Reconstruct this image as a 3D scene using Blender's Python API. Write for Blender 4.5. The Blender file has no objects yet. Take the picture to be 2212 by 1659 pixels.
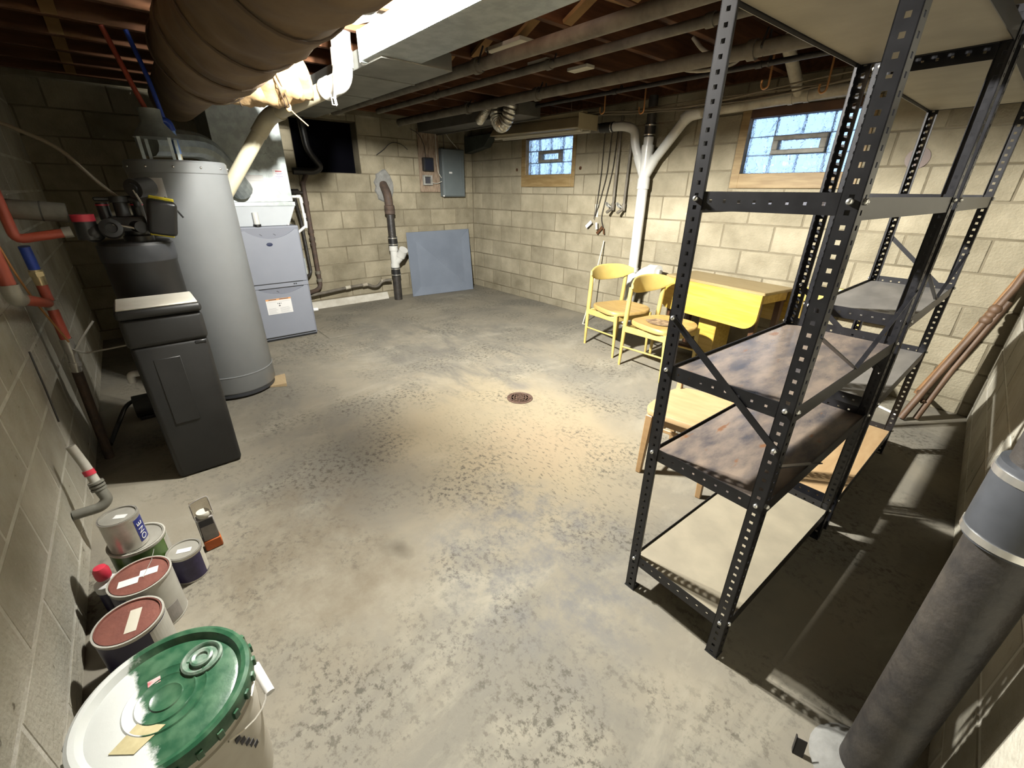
import bpy, bmesh, math, random
from mathutils import Vector, Matrix

random.seed(7)
R = math.radians
scene = bpy.context.scene
COL = scene.collection

# ------------------------------------------------------------------ camera
cam_d = bpy.data.cameras.new('camera')
cam = bpy.data.objects.new('camera', cam_d)
COL.objects.link(cam)
cam_d.sensor_fit = 'HORIZONTAL'
cam_d.sensor_width = 36.0
cam_d.lens = 15.006
cam_d.clip_start = 0.02
_r = Vector((0.64769773, 0.76183869, 0.00945839))
_u = Vector((-0.31968472, 0.26047812, 0.91101747))
_f = Vector((-0.69158465, 0.59308765, -0.41225928))
cam.matrix_world = Matrix(((_r.x, _u.x, -_f.x, 5.49879), (_r.y, _u.y, -_f.y, -3.93611),
                           (_r.z, _u.z, -_f.z, 1.342828), (0, 0, 0, 1)))
scene.camera = cam

# ------------------------------------------------------------------ world: overcast sky beyond the glass-block windows
world = bpy.data.worlds.new('world')
scene.world = world
world.use_nodes = True
_bg = world.node_tree.nodes['Background']
_bg.inputs[0].default_value = (0.50, 0.70, 1.0, 1)
_bg.inputs[1].default_value = 1.55

# ------------------------------------------------------------------ the work light under the joists
LAMP = Vector((3.62, -3.07, 1.985))
def wing_light(name, az, tilt, power, rad=0.055, size=0.075):
    l = bpy.data.lights.new(name, 'AREA')
    l.shape = 'DISK'; l.size = size; l.energy = power
    l.color = (1.0, 0.975, 0.91)
    o = bpy.data.objects.new(name, l); COL.objects.link(o)
    d = Vector((math.cos(az) * math.cos(tilt), math.sin(az) * math.cos(tilt), math.sin(tilt)))
    o.location = LAMP + Vector((math.cos(az) * rad, math.sin(az) * rad, 0.05)) + d * 0.012
    o.rotation_euler = d.to_track_quat('-Z', 'Y').to_euler()
    return o
wing_light('lamp_wing_light', R(112), R(-13), 300)
wing_light('lamp_wing_light', R(35), R(-14), 185)
wing_light('lamp_wing_light', R(-60), R(-20), 170)
wing_light('lamp_wing_light', R(200), R(-18), 42)

scene.view_settings.view_transform = 'Standard'
scene.view_settings.look = 'None'
scene.view_settings.gamma = 1.0
scene.view_settings.use_curve_mapping = False
scene.view_settings.exposure = 0.22

# ================================================================== materials
MATS = {}
ALB = 0.60      # overall reflectance level of the dusty surfaces
def _lnk(nt, a, b): nt.links.new(a, b)
def pmat(name, c1, c2=None, rough=0.6, metal=0.0, scale=6.0, detail=4.0, lo=0.35, hi=0.65, bump=0.0,
         bscale=40.0, stretch=None, objvar=0.0, spec=None, coat=0.0, local=False, speck=None, trans=0.0, alpha=None, ior=None):
    if name in MATS: return MATS[name]
    k_ = 1.0 if metal > 0.3 or trans else ALB
    c1 = tuple(v * k_ for v in c1)
    if c2: c2 = tuple(v * k_ for v in c2)
    if speck: speck = (speck[0], speck[1], tuple(v * k_ for v in speck[2]))
    m = bpy.data.materials.new(name); m.use_nodes = True
    nt = m.node_tree; N = nt.nodes; b = N['Principled BSDF']
    b.inputs['Roughness'].default_value = rough
    b.inputs['Metallic'].default_value = metal
    if spec is not None: b.inputs['Specular IOR Level'].default_value = spec
    if coat: b.inputs['Coat Weight'].default_value = coat; b.inputs['Coat Roughness'].default_value = 0.2
    if trans: b.inputs['Transmission Weight'].default_value = trans
    if ior: b.inputs['IOR'].default_value = ior
    if alpha is not None: b.inputs['Alpha'].default_value = alpha
    if c2 is None and not bump and not objvar:
        b.inputs['Base Color'].default_value = (*c1, 1); MATS[name] = m; return m
    if local:
        tc = N.new('ShaderNodeTexCoord'); vec = tc.outputs['Object']
    else:
        g = N.new('ShaderNodeNewGeometry'); vec = g.outputs['Position']
    if stretch:
        mp = N.new('ShaderNodeMapping'); mp.inputs['Scale'].default_value = stretch
        _lnk(nt, vec, mp.inputs['Vector']); vec = mp.outputs['Vector']
    col = None
    if c2 is not None:
        n = N.new('ShaderNodeTexNoise'); n.inputs['Scale'].default_value = scale; n.inputs['Detail'].default_value = detail
        n.inputs['Roughness'].default_value = 0.6
        _lnk(nt, vec, n.inputs['Vector'])
        r = N.new('ShaderNodeMapRange'); r.inputs['From Min'].default_value = lo; r.inputs['From Max'].default_value = hi
        _lnk(nt, n.outputs['Fac'], r.inputs['Value'])
        mx = N.new('ShaderNodeMix'); mx.data_type = 'RGBA'
        mx.inputs['A'].default_value = (*c1, 1); mx.inputs['B'].default_value = (*c2, 1)
        _lnk(nt, r.outputs['Result'], mx.inputs['Factor']); col = mx.outputs['Result']
    else:
        rgb = N.new('ShaderNodeRGB'); rgb.outputs[0].default_value = (*c1, 1); col = rgb.outputs[0]
    if speck:
        sc, thr, sc_col = speck
        n2 = N.new('ShaderNodeTexNoise'); n2.inputs['Scale'].default_value = sc; n2.inputs['Detail'].default_value = 3
        _lnk(nt, vec, n2.inputs['Vector'])
        r2 = N.new('ShaderNodeMapRange'); r2.inputs['From Min'].default_value = thr; r2.inputs['From Max'].default_value = thr + 0.06
        _lnk(nt, n2.outputs['Fac'], r2.inputs['Value'])
        m2 = N.new('ShaderNodeMix'); m2.data_type = 'RGBA'; m2.inputs['B'].default_value = (*sc_col, 1)
        _lnk(nt, r2.outputs['Result'], m2.inputs['Factor']); _lnk(nt, col, m2.inputs['A']); col = m2.outputs['Result']
    if objvar:
        oi = N.new('ShaderNodeObjectInfo')
        r3 = N.new('ShaderNodeMapRange'); r3.inputs['To Min'].default_value = 1 - objvar; r3.inputs['To Max'].default_value = 1 + objvar
        _lnk(nt, oi.outputs['Random'], r3.inputs['Value'])
        hs = N.new('ShaderNodeHueSaturation'); _lnk(nt, r3.outputs['Result'], hs.inputs['Value']); _lnk(nt, col, hs.inputs['Color'])
        col = hs.outputs['Color']
    _lnk(nt, col, b.inputs['Base Color'])
    if bump:
        nb = N.new('ShaderNodeTexNoise'); nb.inputs['Scale'].default_value = bscale; nb.inputs['Detail'].default_value = 4
        _lnk(nt, vec, nb.inputs['Vector'])
        bp = N.new('ShaderNodeBump'); bp.inputs['Strength'].default_value = bump; bp.inputs['Distance'].default_value = 0.01
        _lnk(nt, nb.outputs['Fac'], bp.inputs['Height']); _lnk(nt, bp.outputs['Normal'], b.inputs['Normal'])
    MATS[name] = m
    return m

def floor_mat():
    m = bpy.data.materials.new('floor_concrete'); m.use_nodes = True
    nt = m.node_tree; N = nt.nodes; b = N['Principled BSDF']
    b.inputs['Roughness'].default_value = 0.8
    b.inputs['Specular IOR Level'].default_value = 0.25
    g = N.new('ShaderNodeNewGeometry'); pos = g.outputs['Position']
    def noise(sc, det=4, rough=0.6, dist=0.0, stretch=None, rot=0):
        v = pos
        if stretch:
            mp = N.new('ShaderNodeMapping'); mp.inputs['Scale'].default_value = stretch; mp.inputs['Rotation'].default_value = (0, 0, rot)
            _lnk(nt, v, mp.inputs['Vector']); v = mp.outputs['Vector']
        n = N.new('ShaderNodeTexNoise'); n.inputs['Scale'].default_value = sc; n.inputs['Detail'].default_value = det
        n.inputs['Roughness'].default_value = rough; n.inputs['Distortion'].default_value = dist
        _lnk(nt, v, n.inputs['Vector']); return n.outputs['Fac']
    def rng(v, a, c, t0=0.0, t1=1.0):
        r = N.new('ShaderNodeMapRange'); r.inputs['From Min'].default_value = a; r.inputs['From Max'].default_value = c
        r.inputs['To Min'].default_value = t0; r.inputs['To Max'].default_value = t1
        _lnk(nt, v, r.inputs['Value']); return r.outputs['Result']
    def mul(a, c):
        x = N.new('ShaderNodeMath'); x.operation = 'MULTIPLY'
        _lnk(nt, a, x.inputs[0])
        if isinstance(c, float): x.inputs[1].default_value = c
        else: _lnk(nt, c, x.inputs[1])
        return x.outputs[0]
    def mix(a, c, f):
        x = N.new('ShaderNodeMix'); x.data_type = 'RGBA'
        for s, v in (('A', a), ('B', c)):
            if isinstance(v, tuple): x.inputs[s].default_value = (*v, 1)
            else: _lnk(nt, v, x.inputs[s])
        _lnk(nt, f, x.inputs['Factor']); return x.outputs['Result']
    def blob(cx, cy, rx, ry, soft=0.5):
        mp = N.new('ShaderNodeMapping'); mp.vector_type = 'TEXTURE'
        mp.inputs['Location'].default_value = (cx, cy, 0); mp.inputs['Scale'].default_value = (rx, ry, 1)
        ad = N.new('ShaderNodeTexNoise'); ad.inputs['Scale'].default_value = 3.0; ad.inputs['Detail'].default_value = 4
        _lnk(nt, pos, ad.inputs['Vector'])
        sc = N.new('ShaderNodeVectorMath'); sc.operation = 'SCALE'; sc.inputs['Scale'].default_value = 0.5
        _lnk(nt, ad.outputs['Color'], sc.inputs[0])
        s2 = N.new('ShaderNodeVectorMath'); s2.operation = 'ADD'; _lnk(nt, pos, s2.inputs[0]); _lnk(nt, sc.outputs[0], s2.inputs[1])
        s3 = N.new('ShaderNodeVectorMath'); s3.operation = 'SUBTRACT'; _lnk(nt, s2.outputs[0], s3.inputs[0]); s3.inputs[1].default_value = (0.25, 0.25, 0.25)
        _lnk(nt, s3.outputs[0], mp.inputs['Vector'])
        ln = N.new('ShaderNodeVectorMath'); ln.operation = 'LENGTH'; _lnk(nt, mp.outputs['Vector'], ln.inputs[0])
        return rng(ln.outputs['Value'], 1.0, soft, 0.0, 1.0)
    col = mix((0.192, 0.173, 0.132), (0.142, 0.132, 0.108), rng(noise(1.1, 5, 0.65, 0.4), 0.40, 0.60))
    col = mix(col, (0.230, 0.214, 0.168), rng(noise(2.6, 6, 0.7, 0.8, (1.0, 0.55, 1), 0.5), 0.52, 0.74))
    # drier tan dust around and in front of the drain
    col = mix(col, (0.238, 0.199, 0.128), mul(blob(3.75, -2.45, 1.15, 0.9), 0.75))
    col = mix(col, (0.242, 0.180, 0.113), mul(blob(4.02, -2.42, 0.42, 0.5, 0.2), 0.45))
    # brown scuffed area by the paint cans
    col = mix(col, (0.127, 0.106, 0.074), mul(mul(blob(4.0, -3.72, 0.75, 0.45), rng(noise(4.0, 6, 0.7), 0.35, 0.6)), 0.8))
    # blue-grey worn concrete in front of the shelves
    gz = blob(4.62, -3.05, 0.62, 0.5)
    col = mix(col, (0.119, 0.117, 0.113), mul(mul(gz, rng(noise(9.0, 7, 0.75), 0.42, 0.62)), 0.85))
    col = mix(col, (0.111, 0.104, 0.089), mul(mul(blob(2.3, -1.9, 1.5, 1.0), rng(noise(3.0, 6, 0.7, 0.6, (0.6, 1.6, 1), 0.4), 0.46, 0.62)), 0.8))
    # dark speckle, scuffs and tread marks
    sp = mul(rng(noise(36.0, 6, 0.75), 0.50, 0.60), rng(noise(2.2, 4, 0.6), 0.44, 0.62))
    col = mix(col, (0.065, 0.060, 0.046), mul(sp, 0.95))
    tr = mul(rng(noise(26.0, 4, 0.6, 0.2, (1.0, 2.6, 1), 0.62), 0.57, 0.64), blob(4.05, -2.55, 0.95, 0.5, 0.3))
    col = mix(col, (0.058, 0.054, 0.041), mul(tr, 0.7))
    col = mix(col, (0.046, 0.039, 0.026), mul(blob(4.12, -3.42, 0.10, 0.07, 0.1), 0.6))
    col = mix(col, (0.104, 0.100, 0.094), mul(blob(3.30, -1.98, 0.17, 0.13, 0.4), 0.5))
    _lnk(nt, col, b.inputs['Base Color'])
    nb = noise(60.0, 5, 0.7)
    bp = N.new('ShaderNodeBump'); bp.inputs['Strength'].default_value = 0.18; bp.inputs['Distance'].default_value = 0.006
    _lnk(nt, nb, bp.inputs['Height']); _lnk(nt, bp.outputs['Normal'], b.inputs['Normal'])
    return m

M_FLOOR = floor_mat()
M_BLOCK = pmat('block_tan', (0.43, 0.385, 0.275), (0.26, 0.228, 0.155), rough=0.92, scale=3.2, detail=7, lo=0.36, hi=0.68, bump=0.55, bscale=70, objvar=0.13, spec=0.15, speck=(14, 0.70, (0.44, 0.41, 0.33)))
M_BLOCKL = pmat('block_grey', (0.6, 0.57, 0.475), (0.42, 0.39, 0.305), rough=0.92, scale=3.0, detail=7, lo=0.36, hi=0.68, bump=0.5, bscale=60, objvar=0.08, spec=0.15, speck=(24, 0.70, (0.17, 0.15, 0.11)))
M_MORT = pmat('mortar_grey', (0.3, 0.262, 0.185), (0.17, 0.145, 0.095), rough=0.95, scale=2.5, spec=0.1)
M_MORTL = pmat('mortar_white', (0.8, 0.77, 0.68), (0.55, 0.52, 0.43), rough=0.95, scale=5, bump=0.5, bscale=60, spec=0.1)
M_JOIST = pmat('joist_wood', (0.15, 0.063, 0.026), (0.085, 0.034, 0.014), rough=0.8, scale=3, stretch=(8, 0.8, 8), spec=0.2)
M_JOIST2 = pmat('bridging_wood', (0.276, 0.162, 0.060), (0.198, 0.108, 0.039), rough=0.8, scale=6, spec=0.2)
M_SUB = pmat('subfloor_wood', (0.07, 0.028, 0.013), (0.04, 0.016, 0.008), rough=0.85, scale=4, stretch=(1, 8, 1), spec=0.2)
M_GALV = pmat('galvanized', (0.33, 0.365, 0.36), (0.25, 0.28, 0.275), rough=0.42, metal=0.55, scale=14, detail=3, lo=0.4, hi=0.6)
M_DUCT = pmat('dusty_duct', (0.252, 0.259, 0.234), (0.168, 0.171, 0.154), rough=0.55, metal=0.25, scale=5)
M_DARKDUCT = pmat('dark_duct', (0.13, 0.125, 0.105), (0.075, 0.07, 0.06), rough=0.6, scale=5)
M_PVC = pmat('pvc_cream', (0.74, 0.69, 0.51), (0.66, 0.60, 0.42), rough=0.38, scale=4)
M_PVCW = pmat('pvc_white', (0.80, 0.80, 0.76), (0.72, 0.72, 0.67), rough=0.32, scale=6)
M_PVCD = pmat('pvc_dusty', (0.66, 0.62, 0.50), (0.42, 0.37, 0.28), rough=0.5, scale=9)
M_IRON = pmat('iron_black', (0.02, 0.018, 0.018), (0.05, 0.043, 0.036), rough=0.5, scale=16, bump=0.25, bscale=60)
M_IRONR = pmat('iron_rust', (0.12, 0.075, 0.05), (0.07, 0.05, 0.04), rough=0.75, scale=20, bump=0.3, bscale=70)
M_IRONG = pmat('iron_dusty', (0.22, 0.195, 0.15), (0.12, 0.105, 0.08), rough=0.7, scale=10)
M_RUB = pmat('rubber_black', (0.016, 0.016, 0.017), rough=0.42)
M_RUBG = pmat('rubber_grey', (0.06, 0.065, 0.075), (0.035, 0.04, 0.047), rough=0.5, scale=9)
M_STEEL = pmat('steel_bright', (0.62, 0.62, 0.60), rough=0.25, metal=0.9)
M_BLK = pmat('plastic_black', (0.018, 0.019, 0.021), rough=0.35)
M_BLKD = pmat('plastic_black_dusty', (0.022, 0.022, 0.022), (0.014, 0.0145, 0.0145), rough=0.5, scale=8)
M_LID = pmat('lid_cream', (0.78, 0.755, 0.66), (0.70, 0.67, 0.56), rough=0.6, scale=10)
M_HEAT = pmat('tank_grey', (0.3, 0.315, 0.32), (0.275, 0.29, 0.295), rough=0.38, scale=4)
M_FURN = pmat('furnace_grey', (0.280, 0.301, 0.350), (0.262, 0.283, 0.332), rough=0.42, scale=4)
M_FURND = pmat('furnace_recess_shade', (0.20, 0.215, 0.26), rough=0.5)  # darker furnace grey: part of the recess shade is in the colour
M_PAPER = pmat('paper_white', (0.84, 0.84, 0.82), rough=0.8)
M_PAPERC = pmat('paper_cream', (0.72, 0.69, 0.58), (0.66, 0.62, 0.50), rough=0.8, scale=10)
M_ORANGE = pmat('orange_print', (0.85, 0.40, 0.14), rough=0.6)
M_INK = pmat('ink_dark', (0.05, 0.05, 0.06), rough=0.7)
M_INKG = pmat('ink_grey', (0.48, 0.48, 0.50), rough=0.7)
M_INKR = pmat('ink_red', (0.55, 0.10, 0.12), rough=0.7)
M_INKB = pmat('ink_violet', (0.35, 0.30, 0.50), rough=0.7)
M_KRAFT = pmat('kraft_paper', (0.62, 0.42, 0.21), (0.50, 0.325, 0.15), rough=0.75, scale=7, bump=0.6, bscale=14)
M_KRAFTD = pmat('kraft_wrap', (0.25, 0.165, 0.08), (0.16, 0.10, 0.048), rough=0.8, scale=5, bump=0.4, bscale=10)
M_TWINE = pmat('twine', (0.13, 0.085, 0.05), rough=0.9)
M_RED = pmat('red_pipe', (0.60, 0.115, 0.065), (0.50, 0.09, 0.05), rough=0.45, scale=12)
M_REDB = pmat('red_bright', (0.78, 0.05, 0.09), rough=0.4)
M_BLUE = pmat('blue_pipe', (0.045, 0.11, 0.62), rough=0.35)
M_BLUEL = pmat('blue_sleeve', (0.20, 0.36, 0.78), rough=0.4)
M_BRASS = pmat('brass', (0.66, 0.56, 0.33), rough=0.3, metal=0.75)
M_YEL = pmat('yellow_tag', (0.88, 0.75, 0.03), rough=0.5)
M_CHAIR = pmat('yellow_paint', (0.72, 0.55, 0.18), (0.64, 0.475, 0.14), rough=0.42, scale=9)
M_CHAIRS = pmat('yellow_seat', (0.55, 0.37, 0.13), (0.44, 0.285, 0.09), rough=0.5, scale=7, stretch=(1, 5, 1), local=True)
M_WORN = pmat('worn_seat', (0.19, 0.12, 0.07), (0.42, 0.30, 0.17), rough=0.7, scale=26, lo=0.45, hi=0.62)
M_TABLE = pmat('yellow_laminate', (0.72, 0.50, 0.10), (0.58, 0.38, 0.06), rough=0.33, scale=5, stretch=(0.7, 9, 9), local=True, lo=0.4, hi=0.6)
M_TABLED = pmat('table_brown', (0.115, 0.05, 0.02), (0.08, 0.034, 0.014), rough=0.45, scale=6)
M_TABLET = pmat('table_top', (0.40, 0.30, 0.145), (0.31, 0.225, 0.10), rough=0.4, scale=5, stretch=(0.7, 9, 9), local=True)
M_TAN = pmat('tan_wood', (0.52, 0.335, 0.16), (0.44, 0.27, 0.12), rough=0.5, scale=7, stretch=(1.2, 1.2, 8), local=True)
M_TANS = pmat('tan_seat', (0.56, 0.385, 0.20), (0.47, 0.305, 0.15), rough=0.5, scale=6, stretch=(5, 1, 1), local=True)
M_SHELF = pmat('shelf_black', (0.009, 0.009, 0.011), (0.018, 0.018, 0.021), rough=0.34, scale=22)
M_BOARD = pmat('shelf_board', (0.26, 0.205, 0.16), (0.075, 0.07, 0.075), rough=0.24, scale=5, detail=8, stretch=(3, 1, 1), bump=0.06, bscale=12, speck=(7.0, 0.66, (0.20, 0.10, 0.05)))
M_BOARDL = pmat('shelf_board_pale', (0.40, 0.355, 0.255), (0.31, 0.275, 0.20), rough=0.6, scale=6, detail=6)
M_BOARDG = pmat('shelf_board_grey', (0.23, 0.215, 0.195), (0.15, 0.142, 0.13), rough=0.5, scale=4, detail=6, stretch=(3, 1, 1))
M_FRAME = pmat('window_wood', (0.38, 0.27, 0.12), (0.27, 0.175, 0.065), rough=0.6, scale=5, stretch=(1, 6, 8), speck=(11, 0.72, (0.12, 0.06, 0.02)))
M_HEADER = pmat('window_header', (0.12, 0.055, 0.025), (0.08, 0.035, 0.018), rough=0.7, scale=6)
M_VENT = pmat('vent_grey', (0.42, 0.42, 0.38), (0.30, 0.29, 0.25), rough=0.6, scale=18)
M_PANEL = pmat('panel_slate', (0.165, 0.195, 0.20), (0.14, 0.168, 0.175), rough=0.45, scale=5)
M_LEAN = pmat('panel_blue_grey', (0.225, 0.265, 0.33), (0.19, 0.225, 0.285), rough=0.5, scale=3)
M_BOARDW = pmat('backboard_wood', (0.40, 0.31, 0.22), (0.19, 0.125, 0.08), rough=0.8, scale=12, stretch=(1, 6, 1))
M_FLUO = pmat('fixture_cream', (0.50, 0.43, 0.27), (0.42, 0.35, 0.21), rough=0.45, scale=4)
M_FLEX = pmat('flex_foil', (0.66, 0.64, 0.58), (0.42, 0.40, 0.34), rough=0.28, metal=0.85, scale=30)
M_CABLE = pmat('cable_dusty', (0.20, 0.165, 0.11), rough=0.8)
M_CABLEW = pmat('cable_white', (0.62, 0.60, 0.52), rough=0.6)
M_WIRE = pmat('wire_dark', (0.035, 0.03, 0.026), rough=0.6)
M_COPPER = pmat('copper', (0.46, 0.23, 0.085), rough=0.4, metal=0.6)
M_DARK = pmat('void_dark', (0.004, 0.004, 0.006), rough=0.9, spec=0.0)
M_CEM = pmat('cement_patch', (0.3, 0.3, 0.28), (0.21, 0.21, 0.195), rough=0.9, scale=14, bump=0.5, bscale=40)
M_LIDR = pmat('lid_rust_red', (0.265, 0.095, 0.068), (0.20, 0.068, 0.05), rough=0.5, scale=24, bump=0.15, bscale=90)
M_CANW = pmat('can_white', (0.56, 0.545, 0.48), (0.46, 0.44, 0.38), rough=0.4, scale=9)
M_CANN = pmat('can_navy', (0.018, 0.014, 0.055), rough=0.4)
M_CANG = pmat('can_green', (0.075, 0.15, 0.02), (0.05, 0.11, 0.015), rough=0.4, scale=12)
M_CANP = pmat('can_purple', (0.03, 0.022, 0.075), (0.05, 0.04, 0.11), rough=0.4, scale=50)
M_TIN = pmat('tin', (0.50, 0.485, 0.44), (0.36, 0.34, 0.30), rough=0.33, metal=0.7, scale=12)
M_TINL = pmat('tin_lid', (0.3, 0.29, 0.25), (0.24, 0.23, 0.2), rough=0.45, metal=0.35, scale=12)
M_BUCK = pmat('bucket_white', (0.70, 0.665, 0.56), (0.56, 0.50, 0.40), rough=0.45, scale=6)
M_SMOKE = pmat('clear_plastic', (0.75, 0.7, 0.62), rough=0.15, trans=0.9, ior=1.2)
M_GREYL = pmat('label_grey', (0.40, 0.37, 0.34), (0.30, 0.28, 0.26), rough=0.6, scale=30)
M_ORNG = pmat('orange_base', (0.62, 0.135, 0.02), rough=0.5)
M_POLE = pmat('pole_wood', (0.34, 0.175, 0.065), (0.24, 0.12, 0.045), rough=0.55, scale=9)
M_POLED = pmat('pole_dark', (0.17, 0.095, 0.05), (0.11, 0.06, 0.03), rough=0.6, scale=9)
M_DRAIN = pmat('drain_rust', (0.145, 0.085, 0.055), (0.09, 0.05, 0.035), rough=0.75, scale=40)
M_WHITE = pmat('white_plastic', (0.82, 0.82, 0.80), rough=0.35)
M_PINE = pmat('pine_shim', (0.62, 0.47, 0.27), (0.54, 0.40, 0.22), rough=0.7, scale=8, stretch=(1, 7, 1))
M_FIN = pmat('lamp_fins', (0.55, 0.56, 0.58), rough=0.3, metal=0.7)
M_ROPE = pmat('hose_white', (0.68, 0.66, 0.58), (0.58, 0.55, 0.47), rough=0.5, scale=20)
M_TRAP = pmat('trap_grey', (0.25, 0.245, 0.205), (0.20, 0.195, 0.16), rough=0.5, scale=12)

def bucket_lid_mat():
    m = bpy.data.materials.new('bucket_lid_green'); m.use_nodes = True
    nt = m.node_tree; N = nt.nodes; b = N['Principled BSDF']; b.inputs['Roughness'].default_value = 0.28
    tc = N.new('ShaderNodeTexCoord'); sep = N.new('ShaderNodeSeparateXYZ'); _lnk(nt, tc.outputs['Object'], sep.inputs[0])
    n = N.new('ShaderNodeTexNoise'); n.inputs['Scale'].default_value = 16; n.inputs['Detail'].default_value = 6; n.inputs['Roughness'].default_value = 0.7
    _lnk(nt, tc.outputs['Object'], n.inputs['Vector'])
    # spilt green paint covers the half away from the wall
    a = N.new('ShaderNodeMath'); a.operation = 'MULTIPLY_ADD'; a.inputs[1].default_value = 0.10; _lnk(nt, n.outputs['Fac'], a.inputs[0]); _lnk(nt, sep.outputs['Y'], a.inputs[2])
    x2 = N.new('ShaderNodeMath'); x2.operation = 'MULTIPLY_ADD'; x2.inputs[1].default_value = -0.10; _lnk(nt, sep.outputs['X'], x2.inputs[0]); _lnk(nt, a.outputs[0], x2.inputs[2])
    r = N.new('ShaderNodeMapRange'); r.inputs['From Min'].default_value = 0.008; r.inputs['From Max'].default_value = 0.022; _lnk(nt, x2.outputs[0], r.inputs['Value'])
    n2 = N.new('ShaderNodeTexNoise'); n2.inputs['Scale'].default_value = 30; n2.inputs['Detail'].default_value = 6; _lnk(nt, tc.outputs['Object'], n2.inputs['Vector'])
    g = N.new('ShaderNodeMix'); g.data_type = 'RGBA'; g.inputs['A'].default_value = (0.012, 0.055, 0.026, 1); g.inputs['B'].default_value = (0.045, 0.10, 0.055, 1)
    r4 = N.new('ShaderNodeMapRange'); r4.inputs['From Min'].default_value = 0.4; r4.inputs['From Max'].default_value = 0.65; _lnk(nt, n2.outputs['Fac'], r4.inputs['Value']); _lnk(nt, r4.outputs[0], g.inputs['Factor'])
    w = N.new('ShaderNodeMix'); w.data_type = 'RGBA'; w.inputs['A'].default_value = (0.46, 0.475, 0.455, 1); _lnk(nt, g.outputs['Result'], w.inputs['B']); _lnk(nt, r.outputs[0], w.inputs['Factor'])
    _lnk(nt, w.outputs['Result'], b.inputs['Base Color'])
    bp = N.new('ShaderNodeBump'); bp.inputs['Strength'].default_value = 0.3; bp.inputs['Distance'].default_value = 0.004
    _lnk(nt, n2.outputs['Fac'], bp.inputs['Height']); _lnk(nt, bp.outputs['Normal'], b.inputs['Normal'])
    return m
M_BLID = bucket_lid_mat()

def glass_mat():
    m = bpy.data.materials.new('glass_block'); m.use_nodes = True
    nt = m.node_tree; N = nt.nodes; b = N['Principled BSDF']
    b.inputs['Base Color'].default_value = (0.80, 0.90, 1.0, 1); b.inputs['Roughness'].default_value = 0.12
    b.inputs['Transmission Weight'].default_value = 1.0; b.inputs['IOR'].default_value = 1.35
    tc = N.new('ShaderNodeNewGeometry')
    n = N.new('ShaderNodeTexNoise'); n.inputs['Scale'].default_value = 22; n.inputs['Detail'].default_value = 3; n.inputs['Distortion'].default_value = 1.2
    _lnk(nt, tc.outputs['Position'], n.inputs['Vector'])
    bp = N.new('ShaderNodeBump'); bp.inputs['Strength'].default_value = 0.9; bp.inputs['Distance'].default_value = 0.02
    _lnk(nt, n.outputs['Fac'], bp.inputs['Height']); _lnk(nt, bp.outputs['Normal'], b.inputs['Normal'])
    return m
M_GLASS = glass_mat()
def emis_mat(name, col, s):
    m = bpy.data.materials.new(name); m.use_nodes = True
    b = m.node_tree.nodes['Principled BSDF']
    b.inputs['Base Color'].default_value = (*col, 1); b.inputs['Emission Color'].default_value = (*col, 1); b.inputs['Emission Strength'].default_value = s
    return m
M_LED = emis_mat('led_face', (1.0, 0.97, 0.9), 30.0)

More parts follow.
